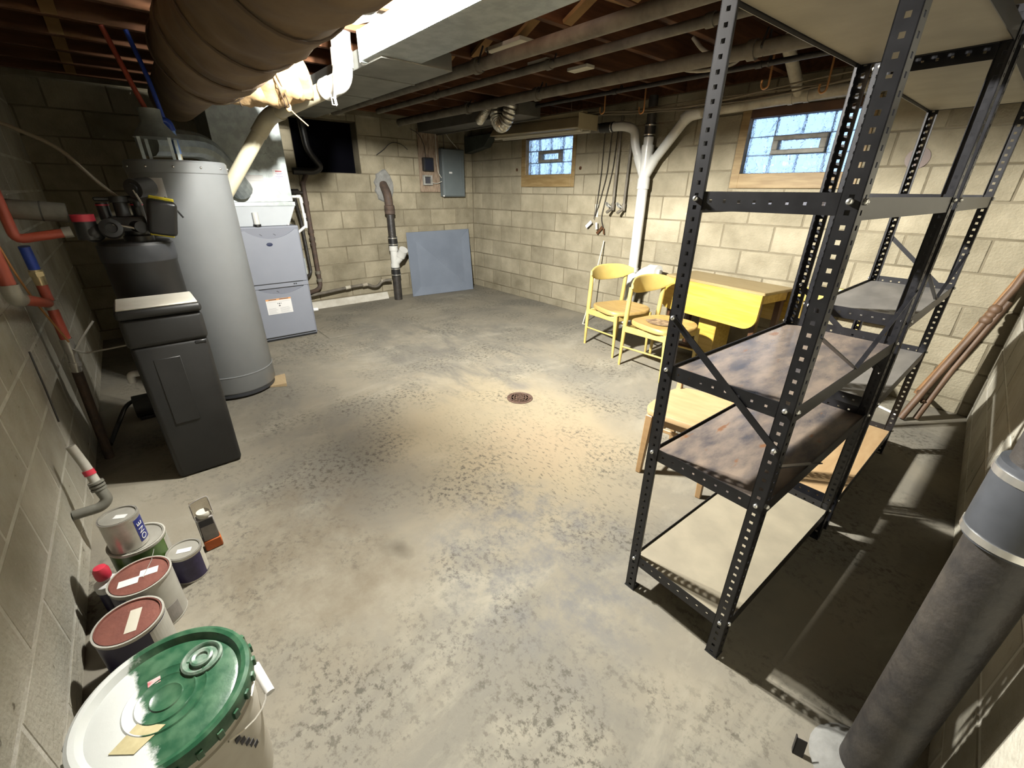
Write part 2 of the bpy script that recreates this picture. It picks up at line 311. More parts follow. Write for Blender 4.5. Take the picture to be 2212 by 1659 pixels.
# ================================================================== mesh helpers
class G:
    def __init__(s): s.bm = bmesh.new()
    def _bev(s, verts, bev, seg=1):
        es = {e for v in verts for e in v.link_edges}
        bmesh.ops.bevel(s.bm, geom=list(es), offset=bev, segments=seg, profile=0.5, affect='EDGES', clamp_overlap=True)
    def box(s, x0, x1, y0, y1, z0, z1, bev=0.0, M=None, seg=1):
        P = [(x0, y0, z0), (x1, y0, z0), (x1, y1, z0), (x0, y1, z0), (x0, y0, z1), (x1, y0, z1), (x1, y1, z1), (x0, y1, z1)]
        return s.hexa([Vector(p) if M is None else M @ Vector(p) for p in P], bev, seg)
    def hexa(s, P, bev=0.0, seg=1):
        v = [s.bm.verts.new(p) for p in P]
        for q in ((3, 2, 1, 0), (4, 5, 6, 7), (0, 1, 5, 4), (1, 2, 6, 5), (2, 3, 7, 6), (3, 0, 4, 7)): s.bm.faces.new([v[i] for i in q])
        if bev: s._bev(v, bev, seg)
        return s
    def bar(s, a, b, w, t, up=(0, 0, 1), bev=0.0):
        a = Vector(a); b = Vector(b); d = b - a; L = d.length; d.normalize()
        u = Vector(up); x = d.cross(u)
        if x.length < 1e-4: x = d.cross(Vector((1, 0, 0)))
        x.normalize(); y = x.cross(d)
        M = Matrix(((x.x, d.x, y.x, a.x), (x.y, d.y, y.y, a.y), (x.z, d.z, y.z, a.z), (0, 0, 0, 1)))
        return s.box(-w / 2, w / 2, 0, L, -t / 2, t / 2, bev, M)
    def rings(s, rings, cap0=True, cap1=True, closed=False):
        vs = [[s.bm.verts.new(p) for p in r] for r in rings]; n = len(vs[0])
        for i in range(len(vs) - 1):
            for j in range(n):
                k = (j + 1) % n
                s.bm.faces.new((vs[i][j], vs[i][k], vs[i + 1][k], vs[i + 1][j]))
        if cap0: s.bm.faces.new(list(reversed(vs[0])))
        if cap1: s.bm.faces.new(vs[-1])
        return s
    def cyl(s, a, b, r, r1=None, seg=20):
        return s.tube([a, b], r, seg, r_end=r1)
    def tube(s, pts, r, seg=12, bend=0.0, n=5, r_end=None, prof=None):
        pts = [Vector(p) for p in pts]
        if bend:
            out = [pts[0]]
            for i in range(1, len(pts) - 1):
                p = pts[i]; d0 = (pts[i - 1] - p); d1 = (pts[i + 1] - p)
                k = min(bend, d0.length * 0.49, d1.length * 0.49)
                a = p + d0.normalized() * k; c = p + d1.normalized() * k
                for t in range(n + 1):
                    f = t / n; out.append(a * (1 - f) ** 2 + p * 2 * f * (1 - f) + c * f * f)
            out.append(pts[-1]); pts = out
        ts = []
        for i in range(len(pts)):
            a = pts[max(i - 1, 0)]; b = pts[min(i + 1, len(pts) - 1)]
            ts.append((b - a).normalized())
        ref = Vector((0, 0, 1)) if abs(ts[0].z) < 0.9 else Vector((1, 0, 0))
        nrm = (ref - ts[0] * ref.dot(ts[0])).normalized()
        rr = []
        for i, p in enumerate(pts):
            nrm = (nrm - ts[i] * nrm.dot(ts[i])).normalized(); bi = ts[i].cross(nrm)
            rad = r if r_end is None else r + (r_end - r) * i / (len(pts) - 1)
            if prof: rad = r * prof(i / (len(pts) - 1))
            rr.append([p + (nrm * math.cos(2 * math.pi * j / seg) + bi * math.sin(2 * math.pi * j / seg)) * rad for j in range(seg)])
        return s.rings(rr)
    def lathe(s, prof, c=(0, 0, 0), seg=32, M=None):
        c = Vector(c); rr = []
        for (r, z) in prof:
            ring = []
            for j in range(seg):
                a = 2 * math.pi * j / seg; p = Vector((r * math.cos(a), r * math.sin(a), z))
                if M is not None: p = M @ p
                ring.append(c + p)
            rr.append(ring)
        return s.rings(rr)
    def prism(s, pts, fr, h):
        # pts: 2-D outline, fr(u, v, w) -> point, h: extrusion along w
        a = [s.bm.verts.new(fr(u, v, 0)) for u, v in pts]; b = [s.bm.verts.new(fr(u, v, h)) for u, v in pts]
        n = len(pts)
        s.bm.faces.new(list(reversed(a))); s.bm.faces.new(b)
        for i in range(n): s.bm.faces.new((a[i], a[(i + 1) % n], b[(i + 1) % n], b[i]))
        return s
    def ball(s, c, r, sx=1, sy=1, sz=1, u=14, v=9):
        M = Matrix.Translation(c) @ Matrix.Diagonal((sx * r, sy * r, sz * r, 1))
        bmesh.ops.create_uvsphere(s.bm, u_segments=u, v_segments=v, radius=1, matrix=M); return s

def mesh_of(g, name, smooth=True, ang=38):
    bmesh.ops.recalc_face_normals(g.bm, faces=g.bm.faces)
    me = bpy.data.meshes.new(name); g.bm.to_mesh(me); g.bm.free()
    if smooth:
        for p in me.polygons: p.use_smooth = True
        me.set_sharp_from_angle(angle=R(ang))
    return me
def root_loc(o):
    return Vector(o['_o']) if o is not None and '_o' in o else None
def obj(name, g, mat, parent=None, smooth=True, ang=38, loc=None):
    me = mesh_of(g, name, smooth, ang) if isinstance(g, G) else g
    o = bpy.data.objects.new(name, me); COL.objects.link(o)
    if mat is not None and not me.materials: me.materials.append(mat)
    if parent is not None:
        o.parent = parent
        if parent.name in OFF:
            if isinstance(g, G): me.transform(Matrix.Translation(-OFF[parent.name]))
            OFF[o.name] = OFF[parent.name]
    elif loc is not None:
        me.transform(Matrix.Translation(-Vector(loc))); o.location = loc; OFF[o.name] = Vector(loc)
    return o
OFF = {}
def tag(o, label, cat, group=None):
    o['label'] = label; o['category'] = cat
    if group: o['group'] = group
    return o
def thing(name, label, cat, loc=(0, 0, 0), rotz=0.0, group=None, world=True):
    o = bpy.data.objects.new(name, None); COL.objects.link(o)
    o.location = loc; o.rotation_euler = (0, 0, rotz); o.empty_display_size = 0.1
    if world: OFF[o.name] = Vector(loc)
    return tag(o, label, cat, group)
def struct(name, g, mat, smooth=False):
    o = obj(name, g, mat, None, smooth); o['kind'] = 'structure'; return o
def copy_tree(o, parent=None):
    c = o.copy(); COL.objects.link(c)
    if parent is not None: c.parent = parent
    for ch in list(o.children): copy_tree(ch, c)
    return c
def text_mesh(txt, size, M):
    cu = bpy.data.curves.new('lettering', 'FONT'); cu.body = txt; cu.size = size; cu.extrude = 0.0004; cu.align_x = 'CENTER'; cu.align_y = 'CENTER'
    t = bpy.data.objects.new('lettering', cu); COL.objects.link(t)
    bpy.context.view_layer.update()
    me = bpy.data.meshes.new_from_object(t.evaluated_get(bpy.context.evaluated_depsgraph_get()))
    bpy.data.objects.remove(t); bpy.data.curves.remove(cu)
    me.transform(M); return me

# ================================================================== the setting
CZ = 0.2032; Z0 = 0.0893; JZ = 2.121; TOP = 2.315
g = G(); g.box(-0.4, 6.4, -4.8, 0.4, -0.12, 0.0); FLOOR = struct('floor', g, M_FLOOR)
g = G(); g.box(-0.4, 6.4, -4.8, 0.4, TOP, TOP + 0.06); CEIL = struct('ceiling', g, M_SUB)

BLK = {}
def block_mesh(w, h):
    k = (round(w, 3), round(h, 3))
    if k not in BLK:
        g = G(); g.box(-w / 2, w / 2, 0, 0.12, -h / 2, h / 2, 0.0035)
        BLK[k] = mesh_of(g, 'block', False)
    return BLK[k]
def block_wall(name, org, rotz, s0, s1, ph, openings, mat, mort, recess=0.004, jit=0.0016):
    # local frame: x along the wall, -y into the room, z up; s is measured along x from org
    T = Matrix.Translation(Vector(org)) @ Matrix.Rotation(rotz, 4, 'Z')
    sb = sorted({s0 - 0.25, s1 + 0.25} | {o[0] for o in openings} | {o[1] for o in openings})
    zb = sorted({-0.1, TOP} | {o[2] for o in openings} | {o[3] for o in openings})
    g = G()
    for a, b in zip(sb, sb[1:]):
        for c, d in zip(zb, zb[1:]):
            if any(o[0] - 1e-4 <= a and b <= o[1] + 1e-4 and o[2] - 1e-4 <= c and d <= o[3] + 1e-4 for o in openings): continue
            g.box(a, b, recess, 0.20, c, d)
    me = mesh_of(g, name, False); me.materials.append(mort)
    w = bpy.data.objects.new(name, me); COL.objects.link(w); w.matrix_world = T; w['kind'] = 'structure'
    rows = [(-1, 0.0, Z0)] + [(k, Z0 + k * CZ, Z0 + (k + 1) * CZ) for k in range(10)]
    J = 0.0055
    for k, za, zc in rows:
        p = ph[k % 2]; L = 0.4064
        s = s0 - ((s0 - p) % L)
        if s + 0.03 > s0 + L: s -= L
        while s < s1:
            iv = [(max(s, s0), min(s + L, s1), za, zc)]
            for o in openings:
                nv = []
                for a, b, c, d in iv:
                    if b <= o[0] or a >= o[1] or d <= o[2] or c >= o[3]: nv.append((a, b, c, d)); continue
                    if a < o[0]: nv.append((a, o[0], c, d))
                    if b > o[1]: nv.append((o[1], b, c, d))
                    a2, b2 = max(a, o[0]), min(b, o[1])
                    if c < o[2]: nv.append((a2, b2, c, o[2]))
                    if d > o[3]: nv.append((a2, b2, o[3], d))
                iv = nv
            for a, b, c, d in iv:
                if b - a < 0.03 or d - c < 0.02: continue
                z_lo = c + J if c > 0 else c
                me = block_mesh(b - a - 2 * J, d - z_lo - J)
                bo = bpy.data.objects.new('block', me); COL.objects.link(bo)
                if not me.materials: me.materials.append(None)
                bo.parent = w
                bo.material_slots[0].link = 'OBJECT'; bo.material_slots[0].material = mat
                bo.location = ((a + b) / 2, random.uniform(-jit, jit), (z_lo + d - J) / 2)
            s += L
    return w

W1 = (1.05, 1.935, 1.39, 1.935)      # window openings in the north wall (x0, x1, z0, z1)
W2 = (3.675, 4.55, 1.38, 1.935)
W3 = (-2.345, -1.625, 1.512, 2.045)  # opening in the west wall (y0, y1, z0, z1)
block_wall('wall_west', (0, 0, 0), R(90), -4.42, 0.0, (-1.932, -1.729), [W3], M_BLOCK, M_MORT)
block_wall('wall_north', (0, 0, 0), 0.0, 0.0, 5.60, (3.70, 3.885), [W1, W2], M_BLOCK, M_MORT)
CA = math.atan2(0.22, 3.3)
WALL_E = block_wall('wall_east', (5.565, 0, 0), R(-90) + CA, 0.0, 4.7, (0.1, 0.3), [], M_BLOCKL, M_MORTL, 0.002, 0.001)
block_wall('wall_south', (0, -4.385, 0), R(180), -6.0, 0.0, (-3.2, -3.0), [], M_BLOCKL, M_MORTL, 0.0012, 0.0008)

# joists, bridging and subfloor boards hang under the ceiling
JX = [3.95 + 0.4064 * k for k in range(-9, 5)]
jm = None
for i, x in enumerate(JX):
    if jm is None:
        g = G(); g.box(-0.02, 0.02, -4.40, 0.06, JZ, JZ + 0.172, 0.002); jm = mesh_of(g, 'joist', False); jm.materials.append(M_JOIST)
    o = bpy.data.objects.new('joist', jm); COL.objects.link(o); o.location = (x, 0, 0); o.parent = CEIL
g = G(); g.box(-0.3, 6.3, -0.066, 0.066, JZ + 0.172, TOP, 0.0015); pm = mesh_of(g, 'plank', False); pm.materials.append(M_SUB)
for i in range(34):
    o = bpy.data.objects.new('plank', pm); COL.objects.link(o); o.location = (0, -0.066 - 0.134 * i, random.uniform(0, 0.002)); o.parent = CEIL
bm_ = None
for k in range(len(JX) - 1):
    for (yy, dy) in ((-1.93, 0.0), (-3.95, 0.0)):
        for s in (0, 1):
            g = G()
            xa, xb = JX[k] + 0.021, JX[k + 1] - 0.021
            za, zb = (JZ + 0.012, JZ + 0.165) if s == 0 else (JZ + 0.165, JZ + 0.012)
            g.bar((xa, yy + s * 0.075, za), (xb, yy + s * 0.075, zb), 0.062, 0.019, (0, 0, 1), 0.001)
            obj('bridging', g, M_JOIST2, CEIL, False)
g = G(); g.box(0.05, 5.3, -0.02, 0.0, JZ, TOP); obj('rim_board', g, M_JOIST, CEIL, False)
# old boards and scraps nailed under the joists
for (x0, x1, y0, y1) in ((2.98, 3.30, -2.02, -1.90), (2.92, 3.10, -1.62, -1.50), (3.0, 3.18, -1.32, -1.24), (3.5, 3.8, -0.86, -0.76)):
    g = G(); g.box(x0, x1, y0, y1, JZ - 0.02, JZ, 0.002); obj('scrap_board', g, M_PAPERC, CEIL, False)

# ------------------------------------------------------------------ windows
def glass_window(name, O, gx0, gx1, gz0, gz1):
    x0, x1, z0, z1 = O
    g = G(); g.box(x0, gx0, -0.006, 0.13, z0, z1, 0.002)
    w = struct(name, g, M_FRAME)
    def part(nm, gg, m, smooth=False): return obj(nm, gg, m, w, smooth)
    g = G(); g.box(gx1, x1, -0.006, 0.13, z0, z1, 0.002); part('side_jamb', g, M_FRAME)
    g = G(); g.box(gx0, gx1, -0.012, 0.12, z0, gz0 - 0.008, 0.003); part('sill_board', g, M_FRAME)
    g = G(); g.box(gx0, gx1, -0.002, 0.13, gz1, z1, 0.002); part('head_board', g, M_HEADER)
    cw = (gx1 - gx0) / 4; ch = (gz1 - gz0 + 0.008) / 3; zb = gz0 - 0.008
    pane = G(); pane.box(-cw / 2 + 0.003, cw / 2 - 0.003, 0.0, 0.055, -ch / 2 + 0.003, ch / 2 - 0.003, 0.008, seg=2); pane = mesh_of(pane, 'glass_block', True, 30); pane.materials.append(M_GLASS)
    gr = G()
    for i in (0, 1, 3, 4):
        gr.box(gx0 + cw * i - 0.002, gx0 + cw * i + 0.002, 0.055, 0.09, zb, gz1)
    for j in range(4):
        gr.box(gx0, gx1, 0.055, 0.09, zb + ch * j - 0.002, zb + ch * j + 0.002)
    part('grout', gr, M_BLUEGROUT)
    for j in range(3):
        for i in range(4):
            if j == 1 and i in (1, 2): continue
            o = bpy.data.objects.new('glass_block', pane); COL.objects.link(o); o.parent = w
            o.location = (gx0 + cw * (i + 0.5), 0.045, zb + ch * (j + 0.5))
    vx0, vx1, vz0, vz1 = gx0 + cw * 1.02, gx0 + cw * 2.98, zb + ch * 1.02, zb + ch * 1.98
    g = G(); t = 0.03
    g.box(vx0, vx1, 0.02, 0.10, vz0, vz0 + t, 0.004); g.box(vx0, vx1, 0.02, 0.10, vz1 - t, vz1, 0.004)
    g.box(vx0, vx0 + t + 0.012, 0.02, 0.10, vz0 + t, vz1 - t, 0.004); g.box(vx1 - t - 0.012, vx1, 0.02, 0.10, vz0 + t, vz1 - t, 0.004)
    v = part('vent_frame', g, M_VENT)
    g = G(); g.box(vx0 + t + 0.012, vx1 - t - 0.012, 0.055, 0.062, vz0 + t, vz1 - t); obj('vent_pane', g, M_GLASS, v, False)
    return w
M_BLUEGROUT = pmat('grout_blue', (0.35, 0.50, 0.66), rough=0.6)
glass_window('window_1', W1, 1.125, 1.885, 1.53, 1.90)
glass_window('window_2', W2, 3.74, 4.485, 1.495, 1.875)
# the opening in the west wall: a board coloured near black gives its darkness
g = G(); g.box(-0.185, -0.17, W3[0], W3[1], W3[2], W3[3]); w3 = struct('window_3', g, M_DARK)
g = G(); g.box(-0.17, -0.12, W3[0], W3[1], W3[2], W3[2] + 0.006); obj('sill', g, M_MORT, w3, False)

# low mortar curb and floor patch outlines
g = G(); g.hexa([Vector(p) for p in ((0, -3.1, 0), (0.055, -3.1, 0), (0.055, -1.47, 0), (0, -1.47, 0), (0, -3.1, 0.085), (0.02, -3.1, 0.085), (0.02, -1.47, 0.085), (0, -1.47, 0.085))], 0.003)
o = struct('trim_1', g, M_MORTL)
g = G(); g.box(0.22, 1.30, -2.70, -2.22, 0, 0.006, 0.003); o = obj('concrete_patch', g, M_FLOOR, FLOOR, False)

# ------------------------------------------------------------------ floor drain
t = thing('floor_drain', 'round rusty cast-iron drain grate set in the concrete floor', 'drain', (3.467, -2.119, 0))
g = G(); g.lathe([(0.0, 0.0005), (0.092, 0.0005), (0.092, 0.004), (0.082, 0.006), (0.078, 0.002), (0.0, 0.002)], (3.467, -2.119, 0), 32); obj('rim', g, M_DRAIN, t)
g = G()
for ri in (0.022, 0.042, 0.062):
    g.lathe([(ri, 0.002), (ri + 0.008, 0.002), (ri + 0.008, 0.007), (ri, 0.007), (ri, 0.002)], (3.467, -2.119, 0), 28)
for k in range(8):
    a = k * math.pi / 4; g.bar((3.467, -2.119, 0.005), (3.467 + 0.078 * math.cos(a), -2.119 + 0.078 * math.sin(a), 0.005), 0.006, 0.004)
obj('grate', g, M_DRAIN, t)

# ================================================================== overhead: lamp, ducts, pipes
t = thing('work_light', 'finned LED work light hanging above the white vent elbow', 'lamp', tuple(LAMP))
L = LAMP
g = G(); g.lathe([(0.0, -0.045), (0.045, -0.045), (0.066, -0.03), (0.07, 0.01), (0.03, 0.022), (0.03, 0.045), (0.0, 0.045)], L, 28); obj('housing', g, M_FIN, t)
g = G()
for k in range(28):
    a = 2 * math.pi * k / 28; c, s_ = math.cos(a), math.sin(a)
    g.bar(L + Vector((c * 0.045, s_ * 0.045, -0.036)), L + Vector((c * 0.076, s_ * 0.076, -0.004)), 0.003, 0.022)
obj('fin', g, M_FIN, t)
g = G(); g.cyl(L + Vector((0, 0, 0.045)), (L.x, L.y, JZ), 0.03, seg=18); obj('stem', g, M_WHITE, t)
for az in (112, 35, -60, 200):
    a = R(az); d = Vector((math.cos(a), math.sin(a), 0)); p = Vector((-d.y, d.x, 0))
    g = G(); q = L + d * 0.042 + Vector((0, 0, 0.05)); g.bar(q - p * 0.03, q + p * 0.03, 0.016, 0.05, (0, 0, 1), 0.003)
    wing = obj('wing', g, M_WHITE, t)
    g = G(); q = L + d * 0.0512 + Vector((0, 0, 0.05)); g.bar(q - p * 0.026, q + p * 0.026, 0.001, 0.04, (0, 0, 1)); obj('led_face', g, M_LED, wing, False)

# main trunk duct along x
t = thing('trunk_duct', 'grey galvanized trunk duct running under the joists', 'duct', (2.79, -2.59, 1.98))
g = G(); g.box(2.79, 5.3, -2.723, -2.453, 1.98, 2.118, 0.003); obj('duct_section', g, M_GALV, t, False)
g = G(); g.box(2.775, 2.80, -2.726, -2.45, 1.975, 2.119, 0.002); obj('seam', g, M_GALV, t, False)
g = G(); g.box(0.55, 2.97, -2.69, -2.25, 1.972, 2.06, 0.003); obj('duct_section', g, M_DUCT, t, False)
for x in (1.2, 1.85, 2.5):
    g = G(); g.box(x, x + 0.018, -2.694, -2.246, 1.968, 2.062, 0.001); obj('seam', g, M_DUCT, t, False)
g = G(); g.box(2.795, 5.3, -2.7265, -2.723, 1.98, 1.992); obj('edge_flange', g, M_GALV, t, False)

# cream vent pipe with white elbow
t = thing('vent_pipe', 'cream plastic vent pipe rising from behind the grey tank to a white elbow', 'pipe', (1.83, -3.32, 1.33))
g = G(); g.tube([(1.80, -3.40, 1.25), (1.905, -3.02, 1.78), (2.565, -2.81, 1.885)], 0.0445, 24, bend=0.07); obj('pipe', g, M_PVC, t)
g = G(); g.tube([(1.885, -3.10, 1.67), (1.905, -3.02, 1.78), (2.04, -2.975, 1.80)], 0.050, 24, bend=0.08); obj('elbow', g, M_PVC, t)
d = Vector((0.66, 0.21, 0.105)).normalized(); P0 = Vector((2.50, -2.83, 1.875))
g = G(); g.cyl(P0, P0 + d * 0.05, 0.057, seg=24); e = obj('white_elbow', g, M_PVCW, t)
g = G(); g.tube([P0 + d * 0.03, (2.655, -2.782, 1.90), (2.665, -2.775, 2.01)], 0.053, 24, bend=0.09); obj('elbow', g, M_PVCW, t)
g = G(); g.cyl((2.662, -2.777, 1.965), (2.665, -2.774, 2.045), 0.058, seg=24); obj('coupling', g, M_PVCW, t)
g = G(); g.tube([(2.665, -2.774, 2.02), (2.668, -2.77, 2.185), (2.83, -2.66, 2.215), (3.0, -2.5, 2.215)], 0.0525, 24, bend=0.12); obj('upper_elbow', g, M_PVCW, t)
g = G()
for i in range(22):
    if i in (6, 14, 15): continue
    q = Vector((2.12, -2.98, 1.853)) + d * (0.014 * i); g.bar(q, q + d * 0.008, 0.012, 0.0015, Vector((-0.3, -0.4, 1)))
obj('print', g, M_INKG, t, False)
g = G(); g.tube([(2.69, -2.84, 1.93), (2.70, -2.86, 1.80), (2.71, -2.86, 1.77)], 0.007, 8); g.tube([(2.71, -2.86, 1.77), (2.68, -2.87, 1.775), (2.645, -2.86, 1.83)], 0.003, 6); obj('strap', g, M_PVCW, t)

# insulation-wrapped duct top left
t = thing('wrapped_duct', 'large duct wrapped in brown insulation paper above the tanks', 'duct', (2.55, -3.45, 1.95))
rr = []; n = 34
for i in range(n):
    f = i / (n - 1); x = 2.62 + f * 2.3; rad = 0.202 * (1 + 0.035 * math.sin(i * 2.1) + 0.02 * math.sin(i * 5.3))
    if i == 0: rad *= 0.80
    ring = []
    for j in range(32):
        a = 2 * math.pi * j / 32; w = rad * (1 + 0.025 * math.sin(3 * a + i * 0.7) + 0.018 * math.sin(7 * a - i))
        ring.append(Vector((x + 0.02 * math.sin(2 * a), -3.45 + w * math.cos(a), 1.905 + w * math.sin(a) * 0.93)))
    rr.append(ring)
g = G(); g.rings(rr); obj('paper_wrap', g, M_KRAFTD, t, True, 60)
for x in (2.71, 3.14, 3.55, 4.0):
    g = G(); pts = []
    for j in range(33):
        a = 2 * math.pi * j / 32; pts.append(Vector((x + 0.03 * math.sin(a * 2), -3.45 + 0.206 * math.cos(a), 1.905 + 0.206 * math.sin(a) * 0.93)))
    g.tube(pts, 0.005, 6); obj('tie_band', g, M_TWINE, t)
g = G(); g.cyl((1.05, -3.42, 1.94), (2.66, -3.44, 1.92), 0.150, 0.160, seg=26); obj('inner_section', g, M_KRAFTD, t)

# kraft-faced insulation bundle
wd = t
C0 = Vector((2.49, -3.13, 1.90)); ax = Vector((0.10, 0.42, 0.16)).normalized(); up = Vector((0, 0, 1)); up = (up - ax * up.dot(ax)).normalized(); sd = ax.cross(up)
rr = []; n = 22
for i in range(n):
    f = i / (n - 1); p = C0 + ax * (-0.27 + 0.46 * f)
    rw = (0.06 + 0.118 * math.sin(min(1, f * 1.25) * math.pi / 2)) * (0.93 if i % 3 == 0 else 1.0)
    if i == n - 1: rw *= 0.82
    ring = []
    for j in range(30):
        a = 2 * math.pi * j / 30; w = rw * (1 + 0.06 * math.sin(5 * a + i * 0.8) + 0.05 * math.sin(9 * a - i * 1.3))
        ring.append(p + (up * math.sin(a) * 0.86 + sd * math.cos(a)) * w)
    rr.append(ring)
g = G(); g.rings(rr); t = obj('branch_wrap', g, M_KRAFT, wd, True, 40); t['label'] = 'crumpled tan paper bundle tied with twine'
for f in (0.60, 0.64, 0.15):
    p = C0 + ax * (-0.27 + 0.46 * f); rw = 0.06 + 0.118 * math.sin(min(1, f * 1.25) * math.pi / 2) + 0.006
    g = G(); g.tube([p + (up * math.sin(2 * math.pi * j / 24) * 0.88 + sd * math.cos(2 * math.pi * j / 24)) * rw for j in range(25)], 0.003, 6); obj('twine', g, M_TWINE, t)
g = G(); kp = C0 + ax * 0.02 - up * 0.155; g.ball(kp, 0.017, 1, 1, 1.4); g.tube([kp, kp + Vector((0.0, 0.03, -0.03)), kp + Vector((-0.02, 0.10, -0.08))], 0.003, 6); obj('knot', g, M_KRAFT, t)

# long pipes under the joists
def run_pipe(name, label, a, b, r, mat, couplings=(), group=None):
    t = thing(name, label, 'pipe', a, 0, group); a = Vector(a); b = Vector(b)
    g = G(); g.cyl(a, b, r, seg=16); obj('pipe', g, mat, t)
    for f in couplings:
        p = a.lerp(b, f); d = (b - a).normalized(); g = G(); g.cyl(p - d * 0.02, p + d * 0.02, r * 1.28, seg=16); obj('coupling', g, mat, t)
        g = G(); g.tube([(p.x + 0.06, p.y, JZ), (p.x + 0.06, p.y - r * 1.1, p.z), (p.x + 0.06, p.y, p.z - r * 1.1), (p.x + 0.06, p.y + r * 1.1, p.z), (p.x + 0.06, p.y + r, JZ)], 0.006, 6); obj('hanger', g, M_WIRE, t)
    return t
run_pipe('ceiling_pipe', 'dusty iron pipe under the joists nearest the windows', (0.15, -1.15, 2.068), (5.2, -1.15, 2.03), 0.038, M_IRONG, (0.28, 0.47, 0.8))
run_pipe('ceiling_pipe', 'thin dusty pipe between the thick iron pipe and the trunk duct', (0.6, -1.62, 2.085), (5.2, -1.62, 2.07), 0.024, M_IRONG, (0.25, 0.55, 0.78))
run_pipe('ceiling_pipe', 'pale dusty pipe running closest to the grey trunk duct', (0.5, -2.05, 2.05), (5.2, -2.05, 2.02), 0.034, M_IRONG, (0.52,))
run_pipe('ceiling_pipe', 'slim black gas pipe just inside the north wall ceiling', (1.2, -0.62, 2.09), (5.2, -0.62, 2.08), 0.016, M_IRON, (0.42, 0.7))

# return-air box and a box coloured dark green for the far corner's shadow and junk
t = thing('return_duct', 'dark dusty return duct box in the far ceiling corner', 'duct', (0.9, -0.55, 2.0))
g = G(); g.box(0.02, 1.95, -0.84, -0.56, 2.0, 2.119, 0.003); obj('duct_box', g, M_DARKDUCT, t, False)
g = G(); g.box(0.02, 1.95, -0.575, -0.56, 1.985, 2.0, 0.002); obj('edge_flange', g, M_DARKDUCT, t, False)
g = G(); g.hexa([Vector(p) for p in ((0.012, -0.13, 1.80), (0.44, -0.12, 1.86), (0.44, -0.01, 1.86), (0.012, -0.01, 1.80), (0.012, -0.13, 2.0), (0.60, -0.12, 2.0), (0.60, -0.01, 2.0), (0.012, -0.01, 2.0))], 0.004)
tag(obj('corner_shade_box', g, pmat('shade_green', (0.06, 0.075, 0.06), (0.035, 0.042, 0.034), rough=0.6, scale=7), None, False, loc=(0.25, -0.07, 1.80)), 'dark green box standing for corner shadow and junk above the electrical panel', 'duct')

# foil flexible ducts
def flex(label, pts, r):
    g = G(); P = [Vector(p) for p in pts]
    seg = []
    for i in range(len(P) - 2 if len(P) > 2 else 1):
        pass
    m = 44; path = []
    for i in range(m):
        f = i / (m - 1)
        if len(P) == 3: q = P[0] * (1 - f) ** 2 + P[1] * 2 * f * (1 - f) + P[2] * f * f
        else: q = P[0] * (1 - f) ** 3 + P[1] * 3 * f * (1 - f) ** 2 + P[2] * 3 * f * f * (1 - f) + P[3] * f ** 3
        path.append(q)
    g.tube(path, r, 18, prof=lambda f: 1.0 if int(round(f * 43)) % 3 else 0.86)
    return tag(obj('flex_duct', g, M_FLEX, None, True, 25, loc=pts[0]), label, 'duct', None)
flex('crinkled foil dryer hose looping down below the dark ceiling duct', [(1.62, -0.86, 2.11), (1.66, -0.88, 1.83), (1.86, -0.90, 1.90), (1.86, -0.86, 2.11)], 0.066)
flex('short crinkled foil hose poking down left of the looping foil hose', [(1.66, -0.98, 2.10), (1.60, -0.98, 2.03), (1.46, -0.94, 1.985)], 0.045)

# fluorescent fixture, unlit, above window 1
t = thing('fluorescent_fixture', 'long cream fluorescent fixture hanging unlit above the left window', 'light fixture', (1.75, -0.45, 1.90))
g = G(); g.hexa([Vector(p) for p in ((1.08, -0.52, 1.905), (2.42, -0.52, 1.885), (2.42, -0.27, 1.885), (1.08, -0.27, 1.905), (1.08, -0.45, 2.0), (2.42, -0.45, 1.98), (2.42, -0.34, 1.98), (1.08, -0.34, 2.0))], 0.003); obj('reflector', g, M_FLUO, t, False)
g = G(); g.box(1.12, 2.38, -0.43, -0.36, 1.985, 2.03, 0.003); obj('ballast_box', g, M_FLUO, t, False)
g = G(); g.box(2.42, 2.426, -0.53, -0.26, 1.872, 2.0, 0.002); obj('end_plate', g, M_FLUO, t, False)
for y in (-0.455, -0.335):
    g = G(); g.cyl((1.10, y, 1.884), (2.40, y, 1.866), 0.013, seg=12); obj('tube', g, M_PAPERC, t)
for x in (1.3, 2.2):
    g = G(); g.tube([(x, -0.395, 2.03), (x, -0.395, JZ)], 0.003, 6); obj('chain', g, M_STEEL, t)

# cables bundled over the north wall, with copper hooks
for i in range(5):
    g = G(); pts = []
    for k in range(26):
        f = k / 25; x = 1.95 + f * 3.0
        pts.append((x, -0.20 - 0.025 * i - 0.03 * math.sin(f * 5 + i), 2.02 + 0.018 * math.sin(f * 9 + i * 1.7) - 0.05 * math.sin(f * math.pi) + 0.012 * (i % 3)))
    g.tube(pts, 0.0055, 6)
    tag(obj('cable', g, M_CABLE, None, True, loc=pts[0]), 'one of the dusty cables sagging along the ceiling above the north wall', 'cable', 'cables above the north wall')
hk = [(2.62, -0.42, 2.05, 'copper hook hanging above the left white drain elbow'), (2.95, -0.30, 2.03, 'copper hook hanging right above the white drain stack'),
      (4.05, -0.55, 2.03, 'copper hook hanging beside the dusty branch pipe over the right window'), (4.32, -0.33, 2.0, 'straight-legged copper hook above the upper corner of the right window')]
for x, y, z, lb in hk:
    g = G(); g.tube([(x, y, JZ + 0.02), (x + 0.004, y, z - 0.02), (x + 0.002, y, z - 0.06), (x - 0.02, y - 0.01, z - 0.075), (x - 0.038, y - 0.01, z - 0.055), (x - 0.038, y - 0.01, z - 0.02)], 0.0065, 8, bend=0.02)
    tag(obj('pipe_hook', g, M_COPPER, None, True, loc=(x, y, z)), lb, 'hook')
